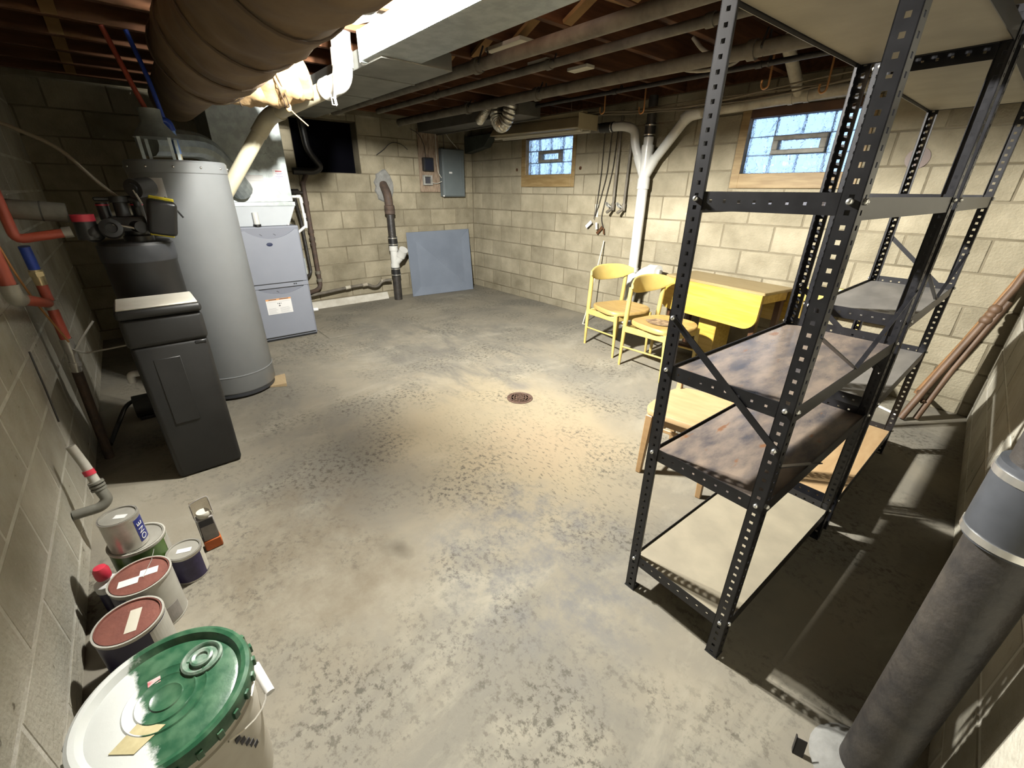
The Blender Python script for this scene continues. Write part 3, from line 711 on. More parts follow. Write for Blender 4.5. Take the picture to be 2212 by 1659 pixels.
for x0, y0, x1, y1, s, lb in ((3.45, -0.75, 3.9, -0.62, 0.09, 'pale bent pipe sagging between the joists left of the branch pipe'), (3.75, -1.02, 4.25, -0.85, 0.08, 'pale bent pipe sagging beside the branch pipe over the right window')):
    g = G(); g.tube([(x0, y0, JZ + 0.08), (x0 + 0.08, y0 + 0.02, JZ - 0.01), ((x0 + x1) / 2, (y0 + y1) / 2, JZ - 0.03), (x1 - 0.05, y1, JZ - 0.005), (x1, y1, JZ + 0.06)], 0.012, 10, bend=0.06)
    tag(obj('bent_pipe', g, M_PVCD, None, True, loc=(x0, y0, JZ)), lb, 'pipe')

# ================================================================== west wall fittings
# electrical panel
t = thing('electrical_panel', 'slate grey steel electrical panel on the west wall', 'panel', (0.05, -0.365, 1.27))
g = G(); g.box(0.006, 0.088, -0.545, -0.195, 1.262, 1.84, 0.004); obj('cabinet', g, M_PANEL, t, False)
g = G(); g.box(0.088, 0.1, -0.535, -0.205, 1.272, 1.832, 0.004); dd = obj('door', g, M_PANEL, t, False)
g = G(); g.box(0.1, 0.1015, -0.452, -0.405, 1.545, 1.568); obj('label_plate', g, M_PAPER, dd, False)
g = G(); g.box(0.1, 0.103, -0.268, -0.258, 1.42, 1.80, 0.001); obj('door_crease', g, M_PANEL, dd, False)
g = G(); g.ball((0.09, -0.545, 1.272), 0.012); obj('plug', g, M_WHITE, t)
# backboard with meter socket and junction box
t = thing('backboard', 'weathered wooden backboard left of the electrical panel', 'board', (0.012, -0.69, 1.316))
for k, (y0, y1) in enumerate(((-0.852, -0.705), (-0.702, -0.555))):
    g = G(); g.box(0.004, 0.024, y0, y1, 1.318, 2.04, 0.003); obj('plank', g, M_BOARDW, t, False)
t = thing('fuse_box', 'black fuse box on the wooden backboard', 'box', (0.06, -0.74, 1.565))
g = G(); g.box(0.025, 0.085, -0.815, -0.672, 1.566, 1.722, 0.006); obj('case', g, M_BLK, t, False)
g = G(); g.box(0.085, 0.09, -0.80, -0.69, 1.58, 1.70, 0.003); obj('cover', g, pmat('fuse_navy', (0.012, 0.014, 0.028), rough=0.4), t, False)
t = thing('junction_box', 'small grey open junction box below the black fuse box', 'box', (0.04, -0.755, 1.40))
g = G(); g.box(0.025, 0.065, -0.82, -0.80, 1.40, 1.52, 0.003); g.box(0.025, 0.065, -0.71, -0.69, 1.40, 1.52, 0.003); g.box(0.025, 0.065, -0.80, -0.71, 1.40, 1.42, 0.003); g.box(0.025, 0.065, -0.80, -0.71, 1.50, 1.52, 0.003); obj('rim', g, M_VENT, t, False)
g = G(); g.box(0.025, 0.035, -0.80, -0.71, 1.42, 1.50); obj('back', g, M_INK, t, False)
wires = [([(0.04, -0.60, 2.0), (0.045, -0.605, 1.75), (0.05, -0.59, 1.55), (0.06, -0.55, 1.49)], 'white cable running down the backboard into the panel side', M_CABLEW),
         ([(0.06, -0.69, 1.43), (0.06, -0.62, 1.42), (0.06, -0.55, 1.45)], 'short white cable from the junction box to the panel', M_CABLEW),
         ([(0.05, -0.45, 2.02), (0.06, -0.40, 1.95), (0.05, -0.28, 1.86), (0.05, -0.27, 1.835)], 'pale cable curving into the right of the panel top', M_CABLEW),
         ([(0.05, -0.25, 2.02), (0.05, -0.255, 1.92), (0.05, -0.262, 1.836)], 'straight pale cable dropping into the panel top', M_CABLE),
         ([(0.05, -0.33, 1.99), (0.05, -0.36, 1.95), (0.05, -0.37, 1.84)], 'looped brown cable entering the middle of the panel top', M_CABLE),
         ([(0.05, -0.49, 2.02), (0.05, -0.485, 1.836)], 'straight dark cable entering the left of the panel top', M_WIRE),
         ([(0.03, -0.95, 2.03), (0.03, -0.83, 1.99), (0.03, -0.76, 1.86), (0.03, -0.755, 1.725)], 'black cable dropping into the fuse box top', M_WIRE),
         ([(0.02, -1.42, 1.72), (0.02, -1.32, 1.78), (0.02, -1.22, 1.87), (0.02, -1.08, 1.86), (0.02, -1.0, 1.80)], 'loose thin wire looping on the blocks right of the black opening', M_WIRE)]
for pts, lb, m in wires:
    g = G(); g.tube(pts, 0.0045, 6, bend=0.06); tag(obj('cable', g, m, None, True, loc=pts[-1]), lb, 'cable')

# soil pipe with wye
t = thing('soil_pipe', 'black soil pipe with white wye standing against the west wall', 'pipe', (0.175, -1.395, 0))
PX, PY = 0.175, -1.395
g = G(); g.cyl((PX, PY, 0.0), (PX, PY, 0.34), 0.052, seg=22); obj('lower_pipe', g, M_IRON, t)
def coupling(z, r, parent):
    g = G(); g.cyl((PX, PY, z), (PX, PY, z + 0.11), r, seg=22); c = obj('rubber_coupling', g, M_RUB, parent)
    for zz in (z + 0.012, z + 0.088):
        g = G(); g.cyl((PX, PY, zz), (PX, PY, zz + 0.012), r * 1.035, seg=22); obj('clamp', g, M_STEEL, c)
coupling(0.31, 0.057, t)
g = G(); g.cyl((PX, PY, 0.42), (PX, PY, 0.69), 0.047, seg=22); g.cyl((PX, PY, 0.42), (PX, PY, 0.47), 0.055, seg=22); g.cyl((PX, PY, 0.63), (PX, PY, 0.69), 0.055, seg=22)
g.tube([(PX, PY, 0.47), (PX + 0.05, PY + 0.07, 0.56), (PX + 0.055, PY + 0.075, 0.60)], 0.047, 20); obj('wye', g, M_PVCW, t)
g = G(); g.tube([(PX + 0.045, PY + 0.062, 0.55), (PX + 0.07, PY + 0.085, 0.61), (PX + 0.10, PY + 0.09, 0.645)], 0.056, 20); obj('street_elbow', g, M_PVCW, t)
coupling(0.69, 0.057, t)
g = G(); g.cyl((PX, PY, 0.79), (PX, PY, 1.09), 0.047, seg=22); obj('upper_pipe', g, M_IRON, t)
g = G(); g.lathe([(0.05, 1.06), (0.062, 1.07), (0.062, 1.10), (0.055, 1.11), (0.062, 1.12), (0.062, 1.16), (0.05, 1.17)], (PX, PY, 0), 22); obj('hub', g, M_IRONR, t)
g = G(); g.tube([(PX, PY, 1.15), (PX - 0.01, PY + 0.0, 1.29), (0.02, PY + 0.02, 1.40)], 0.05, 20, bend=0.08); obj('iron_elbow', g, M_IRONR, t)
g = G(); rr = []
for (r, x) in ((1.0, 0.002), (0.93, 0.02), (0.55, 0.03)):
    rr.append([Vector((x, -1.355 + 0.125 * r * math.cos(2 * math.pi * j / 24) * (1 + 0.1 * math.sin(3 * j)), 1.375 + 0.19 * r * math.sin(2 * math.pi * j / 24) * (1 + 0.07 * math.cos(5 * j)))) for j in range(24)])
g.rings(rr); tag(obj('cement_patch', g, M_CEM, None, True, loc=(0.01, -1.355, 1.2)), 'grey cement patch around the iron elbow in the west wall', 'patch')

# gas and drain pipes by the furnace
t = thing('gas_pipe', 'rust brown gas pipe running down the west wall beside the furnace', 'pipe', (0.07, -2.34, 0.3))
g = G(); g.tube([(0.09, -2.28, 1.50), (0.075, -2.335, 1.40), (0.07, -2.335, 0.27), (0.10, -2.40, 0.235), (0.30, -2.72, 0.235)], 0.024, 14, bend=0.04); obj('pipe', g, M_IRONR, t)
for z in (1.38, 1.18, 0.88, 0.80, 0.74, 0.42, 0.33):
    g = G(); g.cyl((0.07, -2.335, z), (0.07, -2.335, z + 0.035), 0.030, seg=14); obj('fitting', g, M_IRONR if z > 0.6 else M_IRONG, t)
g = G(); g.tube([(0.07, -2.335, 1.30), (0.09, -2.50, 1.31), (0.12, -2.70, 1.31)], 0.018, 12); g.cyl((0.07, -2.40, 1.31), (0.09, -2.47, 1.31), 0.03, seg=12); obj('branch', g, M_IRON, t)
t = thing('gas_pipe', 'slim black pipe left of the rust brown gas pipe', 'pipe', (0.09, -2.43, 0.4))
g = G(); g.tube([(0.12, -2.46, 1.25), (0.10, -2.43, 1.0), (0.09, -2.42, 0.44), (0.14, -2.50, 0.40), (0.30, -2.72, 0.40)], 0.017, 12, bend=0.04); obj('pipe', g, M_IRON, t)
t = thing('drain_hose', 'fat black hose bending below the dark opening in the west wall', 'pipe', (0.1, -2.2, 1.5))
g = G(); g.tube([(0.12, -2.27, 2.11), (0.11, -2.24, 1.72), (0.10, -2.12, 1.56), (0.09, -2.20, 1.515), (0.09, -2.42, 1.515)], 0.036, 16, bend=0.07); obj('hose', g, M_RUB, t)
g = G(); g.cyl((0.12, -2.27, 2.10), (0.115, -2.25, 1.82), 0.03, seg=14); obj('pipe', g, M_IRONG, t)
t = thing('copper_drain', 'dusty drain line with a dip running low along the west wall', 'pipe', (0.09, -1.9, 0.2))
g = G(); g.tube([(0.12, -2.72, 0.17), (0.09, -2.0, 0.222), (0.09, -1.77, 0.232), (0.09, -1.69, 0.19), (0.09, -1.62, 0.19), (0.10, -1.57, 0.25), (0.14, -1.45, 0.262)], 0.018, 12, bend=0.045); obj('pipe', g, M_IRONG, t)
for y, z in ((-2.02, 0.222), (-1.80, 0.23), (-1.55, 0.252)):
    g = G(); g.cyl((0.095, y - 0.03, z - 0.002), (0.095, y + 0.03, z + 0.003), 0.023, seg=12); obj('fitting', g, M_PVCD, t)

# leaning blue-grey panel
g = G(); g.hexa([Vector(p) for p in ((0.163, -1.17, 0.002), (0.265, -0.225, 0.002), (0.253, -0.222, 0.0), (0.151, -1.167, 0.0), (0.034, -1.128, 0.825), (0.045, -0.128, 0.832), (0.033, -0.126, 0.832), (0.022, -1.126, 0.825))], 0.002)
tag(obj('leaning_panel', g, M_LEAN, None, False, loc=(0.15, -0.68, 0)), 'blue-grey flat sheet leaning in the far corner', 'panel')

# ================================================================== north wall fittings
t = thing('drain_stack', 'white plastic drain stack with two branch arms on the north wall', 'pipe', (2.905, -0.10, 0))
SX, SY = 2.905, -0.10
g = G(); g.cyl((SX, SY, 0.0), (SX, SY, 1.45), 0.048, seg=24); obj('stack_pipe', g, M_PVCW, t)
g = G(); g.cyl((SX, SY, 1.37), (SX, SY, 1.46), 0.056, seg=24); g.cyl((SX, SY, 1.45), (SX, SY, 1.73), 0.052, seg=24); obj('double_wye', g, M_PVCW, t)
g = G(); g.cyl((SX, SY, 1.68), (SX, SY, 1.735), 0.055, seg=24); obj('hub', g, M_PVCW, t)
g = G(); g.tube([(SX, SY, 1.47), (SX + 0.10, SY, 1.64)], 0.045, 20); g.tube([(SX, SY, 1.47), (SX - 0.095, SY, 1.65)], 0.045, 20); obj('wye_arm', g, M_PVCW, t)
g = G(); g.tube([(SX - 0.085, SY, 1.63), (2.765, -0.11, 1.76), (2.76, -0.12, 1.87), (2.66, -0.15, 1.905), (2.54, -0.16, 1.905)], 0.040, 20, bend=0.08); obj('left_branch', g, M_PVCW, t)
g = G(); g.tube([(2.545, -0.16, 1.905), (2.40, -0.17, 1.905)], 0.045, 18); lc = obj('rubber_coupling', g, M_RUB, t)
for x in (2.535, 2.45):
    g = G(); g.cyl((x, -0.16, 1.905), (x - 0.012, -0.16, 1.905), 0.0475, seg=18); obj('clamp', g, M_STEEL, lc)
g = G(); g.cyl((2.42, -0.17, 1.905), (2.05, -0.19, 1.915), 0.04, seg=18); obj('iron_pipe', g, M_IRONG, t)
g = G(); g.tube([(SX + 0.075, SY, 1.60), (3.27, -0.12, 1.925), (3.36, -0.125, 1.955)], 0.041, 20, bend=0.08); obj('right_branch', g, M_PVCW, t)
g = G(); g.tube([(3.24, -0.12, 1.90), (3.29, -0.12, 1.935), (3.40, -0.125, 1.945)], 0.049, 20, bend=0.05); obj('bend', g, M_PVCW, t)
g = G(); g.tube([(3.34, -0.125, 1.945), (4.95, -0.125, 1.985)], 0.043, 20); obj('header_pipe', g, M_PVCD, t)
for x in (3.40, 4.05, 4.15):
    z = 1.946 + (x - 3.34) * 0.0248
    g = G(); g.cyl((x - 0.015, -0.125, z), (x + 0.015, -0.125, z), 0.049, seg=20); obj('joint', g, M_PVCD, t)
g = G(); g.tube([(4.10, -0.125, 1.965), (4.09, -0.20, 2.03), (4.07, -0.42, 2.20)], 0.037, 18, bend=0.04); obj('riser', g, M_PVCD, t)
g = G(); g.cyl((SX, SY, 1.73), (SX, SY, 1.82), 0.043, seg=20); obj('upper_pipe', g, M_PVCW, t)
g = G(); g.cyl((SX, SY, 1.80), (SX, SY, 1.91), 0.047, seg=20); uc = obj('rubber_coupling', g, M_RUB, t)
for z in (1.81, 1.885):
    g = G(); g.cyl((SX, SY, z), (SX, SY, z + 0.011), 0.0495, seg=20); obj('clamp', g, M_STEEL, uc)
g = G(); g.cyl((SX, SY, 1.90), (SX, SY, 2.118), 0.04, seg=20); obj('iron_pipe', g, M_IRON, t)
g = G(); g.cyl((SX, SY, 0.60), (SX, SY, 0.64), 0.055, seg=24); obj('hub', g, M_PVCW, t)
g = G(); g.tube([(SX, SY, 0.28), (SX + 0.03, SY - 0.02, 0.42), (3.02, -0.15, 0.57), (3.12, -0.18, 0.645), (3.25, -0.21, 0.66)], 0.05, 20, bend=0.09); obj('cleanout_arm', g, M_PVCW, t)
g = G(); g.cyl((3.16, -0.19, 0.655), (3.265, -0.214, 0.66), 0.057, seg=20); co = obj('cleanout_cap', g, M_PVCW, t)
g = G(); g.box(3.262, 3.29, -0.238, -0.198, 0.64, 0.68, 0.002); obj('square_nut', g, M_PVCW, co, False)

# water lines with sillcocks
for (x, zt, lb) in ((2.54, 1.86, 'left iron water line ending in a hose valve'), (2.675, 1.66, 'right iron water line ending in a hose valve beside the white stack')):
    t = thing('water_line', lb + '', 'pipe', (x, -0.05, 1.2))
    g = G(); g.cyl((x, -0.035, zt + 0.2), (x - 0.006, -0.045, 1.20), 0.0125, seg=12); obj('pipe', g, M_IRONG, t)
    g = G(); g.cyl((x - 0.006, -0.045, 1.235), (x - 0.006, -0.045, 1.17), 0.019, seg=12); g.cyl((x - 0.006, -0.045, 1.19), (x - 0.02, -0.12, 1.15), 0.015, seg=12); v = obj('valve_body', g, M_IRONG, t)
    g = G(); g.lathe([(0.026, -0.004), (0.034, 0.0), (0.026, 0.004), (0.02, 0.0), (0.026, -0.004)], (x - 0.055, -0.07, 1.22), 16, Matrix.Rotation(R(55), 4, 'Y')); g.cyl((x - 0.006, -0.05, 1.19), (x - 0.055, -0.07, 1.22), 0.006, seg=8)
    for k in range(4):
        a = k * math.pi / 2; q = Matrix.Rotation(R(55), 4, 'Y') @ Vector((0.028 * math.cos(a), 0.028 * math.sin(a), 0)); c = Vector((x - 0.055, -0.07, 1.22)); g.bar(c, c + q, 0.006, 0.004)
    obj('valve_wheel', g, M_VENT, v)
# hanging cords with tags
cords = [([(2.33, -0.02, 1.90), (2.325, -0.02, 1.5), (2.30, -0.025, 1.18), (2.285, -0.03, 1.07)], 'leftmost dark cord hanging on the north wall, holding the tags'),
         ([(2.42, -0.02, 1.90), (2.40, -0.02, 1.5), (2.325, -0.022, 1.2), (2.292, -0.026, 1.10)], 'middle dark cord slanting to join the leftmost cord'),
         ([(2.49, -0.02, 1.90), (2.47, -0.02, 1.55), (2.40, -0.022, 1.22), (2.375, -0.022, 1.08), (2.42, -0.03, 0.99)], 'right dark cord hanging beside the water lines')]
for pts, lb in cords:
    g = G(); g.tube(pts, 0.004, 6, bend=0.08); tag(obj('hanging_cord', g, M_WIRE, None, True, loc=pts[-1]), lb, 'cord')
for (a, b, w, m, lb) in (((2.27, -0.05, 1.045), (2.20, -0.05, 0.985), 0.035, M_PAPER, 'white paper tag hanging from the leftmost cord'),
                         ((2.335, -0.045, 1.04), (2.345, -0.045, 0.97), 0.028, M_PAPERC, 'cream paper tag hanging right of the white tag'),
                         ((2.412, -0.03, 1.0), (2.34, -0.03, 0.925), 0.03, M_TABLED, 'dark brown leather tag below the cream tag'),
                         ((2.425, -0.03, 0.99), (2.44, -0.03, 0.925), 0.018, M_TABLED, 'small dark brown strap end at the foot of the right cord')):
    g = G(); g.bar(a, b, w, 0.002, (0, 1, 0)); tag(obj('paper_tag' if m in (M_PAPER, M_PAPERC) else 'strap_tag', g, m, None, False, loc=b), lb, 'tag')
g = G(); g.box(2.27, 2.315, -0.004, -0.0025, 1.09, 1.22); tag(obj('wall_label', g, M_PAPERC, None, False, loc=(2.29, -0.003, 1.09)), 'cream paper strip stuck on the blocks behind the cords', 'label')
g = G(); g.tube([(2.52, -0.36, 0.004), (2.505, -0.30, 0.12), (2.45, -0.03, 0.86)], 0.006, 8); g.tube([(2.52, -0.36, 0.006), (2.56, -0.36, 0.012)], 0.005, 6)
tag(obj('thin_rod', g, M_PAPERC, None, True, loc=(2.52, -0.36, 0)), 'thin pale rod leaning on the north wall behind the left yellow chair', 'rod')
# dark round hole and bolt heads
g = G(); g.cyl((4.836, -0.004, 1.555), (4.836, -0.0015, 1.555), 0.062, seg=24); tag(obj('wall_hole', g, M_TABLED, None, True, loc=(4.836, 0, 1.555)), 'dark round plugged hole right of the right window', 'hole')
for x, z, lb in ((0.964, 1.584, 'dark bolt hole left of the left window'), (2.017, 1.576, 'dark bolt hole right of the left window')):
    g = G(); g.cyl((x, -0.004, z), (x, -0.001, z), 0.018, seg=14); tag(obj('bolt_hole', g, M_TABLED, None, True, loc=(x, 0, z)), lb, 'hole')

# ================================================================== furnace corner
t = thing('furnace', 'blue-grey steel furnace with two front doors behind the tall tank', 'furnace', (0.71, -2.97, 0))
g = G(); g.box(0.36, 1.035, -3.215, -2.725, 0.012, 1.035, 0.006); obj('casing', g, M_FURN, t, False)
g = G(); g.box(0.37, 1.04, -3.205, -2.735, 0.0, 0.014); obj('base_shade_slab', g, M_BLK, t, False)  # solid black slab stands in for the shade under the casing
g = G(); g.box(1.035, 1.045, -3.205, -2.735, 0.03, 1.02, 0.002); obj('recess_panel', g, M_FURND, t, False)
def door(z0, z1, arc):
    pts = [(-3.205, z0), (-2.745, z0), (-2.745, z1)]
    n = 18
    for i in range(n + 1):
        f = i / n; y = -2.775 - f * 0.40; pts.append((y, z1 - arc * math.sin(f * math.pi) ** 0.8))
    pts.append((-3.205, z1))
    g = G(); g.prism(pts, lambda u, v, w: Vector((1.042 + w, u, v)), 0.02); return g
d1 = obj('upper_door', door(0.545, 1.005, 0.072), M_FURN, t, False)
d2 = obj('lower_door', door(0.045, 0.50, 0.058), M_FURN, t, False)
g = G(); g.lathe([(0.0, 0.0), (0.026, 0.0), (0.024, 0.004), (0.0, 0.005)], (1.062, -3.0, 0.885), 22, Matrix.Rotation(R(90), 4, 'Y') @ Matrix.Diagonal((0.62, 1, 1, 1))); obj('badge', g, pmat('badge_navy', (0.03, 0.04, 0.09), rough=0.3), d1)
g = G(); g.box(1.044, 1.064, -3.205, -2.735, 0.502, 0.54, 0.002); obj('cross_rail', g, M_FURN, t, False)
g = G(); g.box(1.0445, 1.0655, -3.20, -2.78, 0.5395, 0.5465); obj('door_gap', g, M_BLK, t, False)
for y in (-2.845, -2.862):
    g = G(); g.cyl((1.06, y, 0.525), (1.07, y, 0.525), 0.006, seg=10); obj('latch_screw', g, M_INK, t)
for z, y in ((0.965, -3.06), (0.965, -2.95), (0.462, -3.02)):
    g = G(); g.bar((1.046, y, z + 0.008), (1.046, y + 0.018, z - 0.006), 0.003, 0.004); obj('slot', g, M_INK, t, False)
g = G(); g.box(1.062, 1.0635, -3.135, -2.918, 0.262, 0.405); lb = obj('rating_label', g, M_PAPER, d2, False)
g = G(); g.box(1.0635, 1.0641, -3.135, -2.918, 0.391, 0.405); obj('orange_header', g, M_ORANGE, d2, False)
g = G()
for y0, y1 in ((-3.11, -3.045), (-3.02, -2.94)): g.box(1.0641, 1.0645, y0, y1, 0.395, 0.401)
g.box(1.0636, 1.064, -3.04, -3.034, 0.355, 0.363); g.box(1.0636, 1.064, -3.028, -3.02, 0.352, 0.362); g.box(1.0636, 1.064, -3.013, -3.007, 0.355, 0.362); g.box(1.0636, 1.064, -3.032, -3.018, 0.333, 0.342)
obj('icon', g, M_INK, d2, False)
g = G()
for i in range(7):
    for y0, y1 in ((-3.125, -3.045), (-3.025, -2.93)):
        z = 0.325 - i * 0.009 if i else 0.375
        g.box(1.0636, 1.0639, y0, y1 - random.uniform(0, 0.02), z, z + 0.0025)
obj('print', g, M_INKG, d2, False)
g = G(); g.cyl((1.0, -2.72, 0.235), (1.0, -2.675, 0.235), 0.018, seg=14); obj('drain_stub', g, M_WHITE, t)
g = G(); g.box(0.79, 0.86, -2.725, -2.665, 0.56, 0.72, 0.005); obj('switch_box', g, M_GALV, t, False)
g = G(); g.tube([(0.82, -2.69, 0.72), (0.83, -2.71, 0.78), (0.86, -2.70, 0.90), (0.87, -2.712, 1.02)], 0.004, 6); obj('thermostat_wire', g, M_CABLEW, t)
# coil box and plenum above it
t = thing('plenum', 'galvanized plenum box on top of the furnace', 'plenum', (0.68, -2.97, 1.035))
g = G(); g.hexa([Vector(p) for p in ((0.45, -3.19, 1.037), (1.0, -3.19, 1.037), (1.0, -2.79, 1.037), (0.45, -2.79, 1.037), (0.40, -3.25, 1.20), (1.015, -3.25, 1.20), (1.015, -2.715, 1.20), (0.40, -2.715, 1.20))], 0.002); obj('transition', g, pmat('coil_white', (0.56, 0.60, 0.63), (0.52, 0.56, 0.59), rough=0.4, scale=4), t, False)
g = G(); g.box(0.39, 1.02, -3.255, -2.71, 1.20, 1.235, 0.002); obj('flange', g, M_GALV, t, False)
g = G(); g.box(0.40, 1.0, -3.24, -2.72, 1.235, 1.97, 0.003); obj('box', g, M_GALV, t, False)
g = G(); g.hexa([Vector(p) for p in ((1.0, -3.24, 1.235), (1.012, -3.24, 1.235), (1.012, -2.76, 1.235), (1.0, -2.76, 1.235), (1.0, -3.24, 1.24), (1.012, -3.24, 1.24), (1.012, -3.02, 1.55), (1.0, -3.02, 1.55))], 0.001); obj('cross_break', g, M_GALV, t, False)
g = G(); g.box(1.0125, 1.0135, -3.06, -2.915, 1.242, 1.40); g.box(1.0125, 1.0165, -3.09, -2.93, 1.40, 1.445, 0.002); obj('paper_note', g, M_PAPER, t, False)
g = G(); g.box(1.0005, 1.002, -2.845, -2.745, 1.41, 1.495); wl = obj('warning_label', g, M_PAPER, t, False)
g = G(); g.box(1.002, 1.0023, -2.822, -2.77, 1.474, 1.483); obj('print_heading', g, M_INKR, wl, False)
g = G()
for i, (a, b) in enumerate(((-2.824, -2.766), (-2.815, -2.772), (-2.826, -2.764), (-2.812, -2.774))): g.box(1.002, 1.0023, a, b, 1.462 - i * 0.013, 1.466 - i * 0.013)
obj('print', g, M_INKB, wl, False)
g = G()
for i in range(12):
    y = random.uniform(-2.90, -2.78); z = random.uniform(1.55, 1.66); g.bar((1.001, y, z), (1.001, y + random.uniform(0.005, 0.015), z + random.uniform(-0.01, 0.01)), 0.003, 0.001)
obj('marker_scribble', g, M_INK, t, False)
g = G(); g.ball((1.005, -2.80, 1.043), 0.012, 1, 1, 0.6); obj('screw_cap', g, M_PAPER, t)
# stub pipe on top of the furnace, condensate line
t = thing('stub_pipe', 'short white pipe stub with black rubber foot on top of the furnace', 'pipe', (1.025, -3.055, 1.035))
g = G(); g.cyl((1.022, -3.055, 1.037), (1.022, -3.055, 1.055), 0.03, seg=20); obj('rubber_foot', g, M_RUB, t)
g = G(); g.cyl((1.022, -3.055, 1.05), (1.022, -3.055, 1.15), 0.024, seg=20); obj('pipe', g, M_PVCW, t)
t = thing('condensate_line', 'thin white condensate pipe jogging down beside the furnace', 'pipe', (0.9, -2.65, 0.95))
g = G(); g.tube([(0.90, -2.715, 1.275), (0.90, -2.625, 1.275), (0.90, -2.615, 1.02), (0.90, -2.722, 0.945)], 0.0125, 12, bend=0.02); obj('pipe', g, M_PVCW, t)
for a, b in (((0.90, -2.655, 1.275), (0.90, -2.62, 1.275)), ((0.90, -2.622, 1.27), (0.90, -2.62, 1.22)), ((0.90, -2.618, 1.13), (0.90, -2.617, 1.09)), ((0.90, -2.615, 1.06), (0.90, -2.62, 1.0))):
    g = G(); g.cyl(a, b, 0.0165, seg=12); obj('fitting', g, M_PVCW, t)
# galvanized elbow behind the tank
g = G(); g.tube([(1.70, -3.70, 1.60), (1.42, -3.36, 1.62), (1.20, -3.20, 1.42), (1.06, -3.12, 1.33)], 0.085, 14, bend=0.14, n=4); o = obj('flue_elbow', g, M_GALV, None, True, 20, loc=(1.35, -3.3, 1.4)); tag(o, 'segmented galvanized flue elbow between the tall tank and the plenum', 'duct')

# tall grey tank water heater
HX, HY, HR = 2.015, -3.607, 0.248
t = thing('water_heater', 'tall light grey cylindrical water heater beside the black tanks', 'water heater', (HX, HY, 0))
g = G(); g.lathe([(0.0, 0.045), (HR - 0.006, 0.045), (HR, 0.055), (HR, 1.425), (HR - 0.004, 1.43)], (HX, HY, 0), 64); obj('jacket', g, M_HEAT, t)
g = G(); g.lathe([(0.0, 0.012), (HR - 0.016, 0.012), (HR - 0.008, 0.02), (HR - 0.008, 0.045), (0.0, 0.045)], (HX, HY, 0), 64); obj('base_ring', g, M_RUBG, t)
g = G(); g.lathe([(HR, 1.415), (HR + 0.004, 1.42), (HR + 0.004, 1.472), (HR - 0.004, 1.482), (0.0, 1.49)], (HX, HY, 0), 64); obj('top_cap', g, M_HEAT, t)
g = G(); g.lathe([(HR, 0.165), (HR + 0.003, 0.167), (HR + 0.003, 0.172), (HR, 0.174)], (HX, HY, 0), 64); obj('seam_ring', g, M_HEAT, t)
for k in range(12):
    a = 2 * math.pi * k / 12 + 0.35
    g = G(); g.ball((HX + (HR + 0.004) * math.cos(a), HY + (HR + 0.004) * math.sin(a), 1.447), 0.007); obj('screw', g, M_STEEL, t)
g = G()
for i in range(6):
    a0 = R(-46 + i * 3.4); a1 = R(-46 + (i + 1) * 3.4); r = HR + 0.0012
    g.hexa([Vector((HX + rr_ * math.cos(a), HY + rr_ * math.sin(a), z)) for z in (1.29, 1.39) for rr_, a in ((r - 0.001, a0), (r, a0), (r, a1), (r - 0.001, a1))])
obj('label', g, M_PAPER, t)
g = G(); g.lathe([(0.11, 1.60), (0.105, 1.605), (0.052, 1.68), (0.052, 1.745)], (HX, HY - 0.06, 0), 28); dh = obj('draft_hood', g, M_GALV, t)
for k in range(4):
    a = k * math.pi / 2 + 0.5; g = G(); g.bar((HX + 0.1 * math.cos(a), HY - 0.06 + 0.1 * math.sin(a), 1.488), (HX + 0.1 * math.cos(a), HY - 0.06 + 0.1 * math.sin(a), 1.603), 0.016, 0.004); obj('hood_leg', g, M_GALV, dh)
g = G(); g.cyl((1.915, -3.575, 1.488), (1.915, -3.575, 1.53), 0.017, seg=14); obj('brass_nipple', g, M_BRASS, t)
g = G(); g.cyl((1.915, -3.575, 1.53), (1.925, -3.578, 1.66), 0.018, seg=16); obj('blue_sleeve', g, M_BLUEL, t)
g = G(); g.tube([(1.925, -3.578, 1.65), (1.926, -3.585, 1.70), (1.926, -3.66, 1.70)], 0.023, 14, bend=0.03); obj('blue_elbow', g, M_BLUE, t)
g = G(); g.tube([(1.926, -3.60, 1.70), (1.93, -3.62, 1.9), (1.93, -3.66, 2.118)], 0.012, 12, bend=0.05); obj('cold_riser', g, M_BLUE, t)
g = G(); g.tube([(1.93, -3.66, 1.70), (1.935, -3.70, 1.85), (1.935, -3.76, 2.118)], 0.013, 12, bend=0.05); obj('hot_riser', g, M_RED, t)
for (y0, y1, x0, x1, lb) in ((-3.44, -3.36, 2.10, 2.24, 'pine shim under the right edge of the tall grey tank'),):
    g = G(); g.hexa([Vector(p) for p in ((1.98, -3.36, 0), (2.16, -3.44, 0), (2.22, -3.33, 0), (2.02, -3.29, 0), (1.98, -3.36, 0.011), (2.16, -3.44, 0.0115), (2.22, -3.33, 0.028), (2.02, -3.29, 0.028))], 0.002)
    tag(obj('wood_shim', g, M_PINE, None, False, loc=(2.1, -3.36, 0)), lb, 'wood')

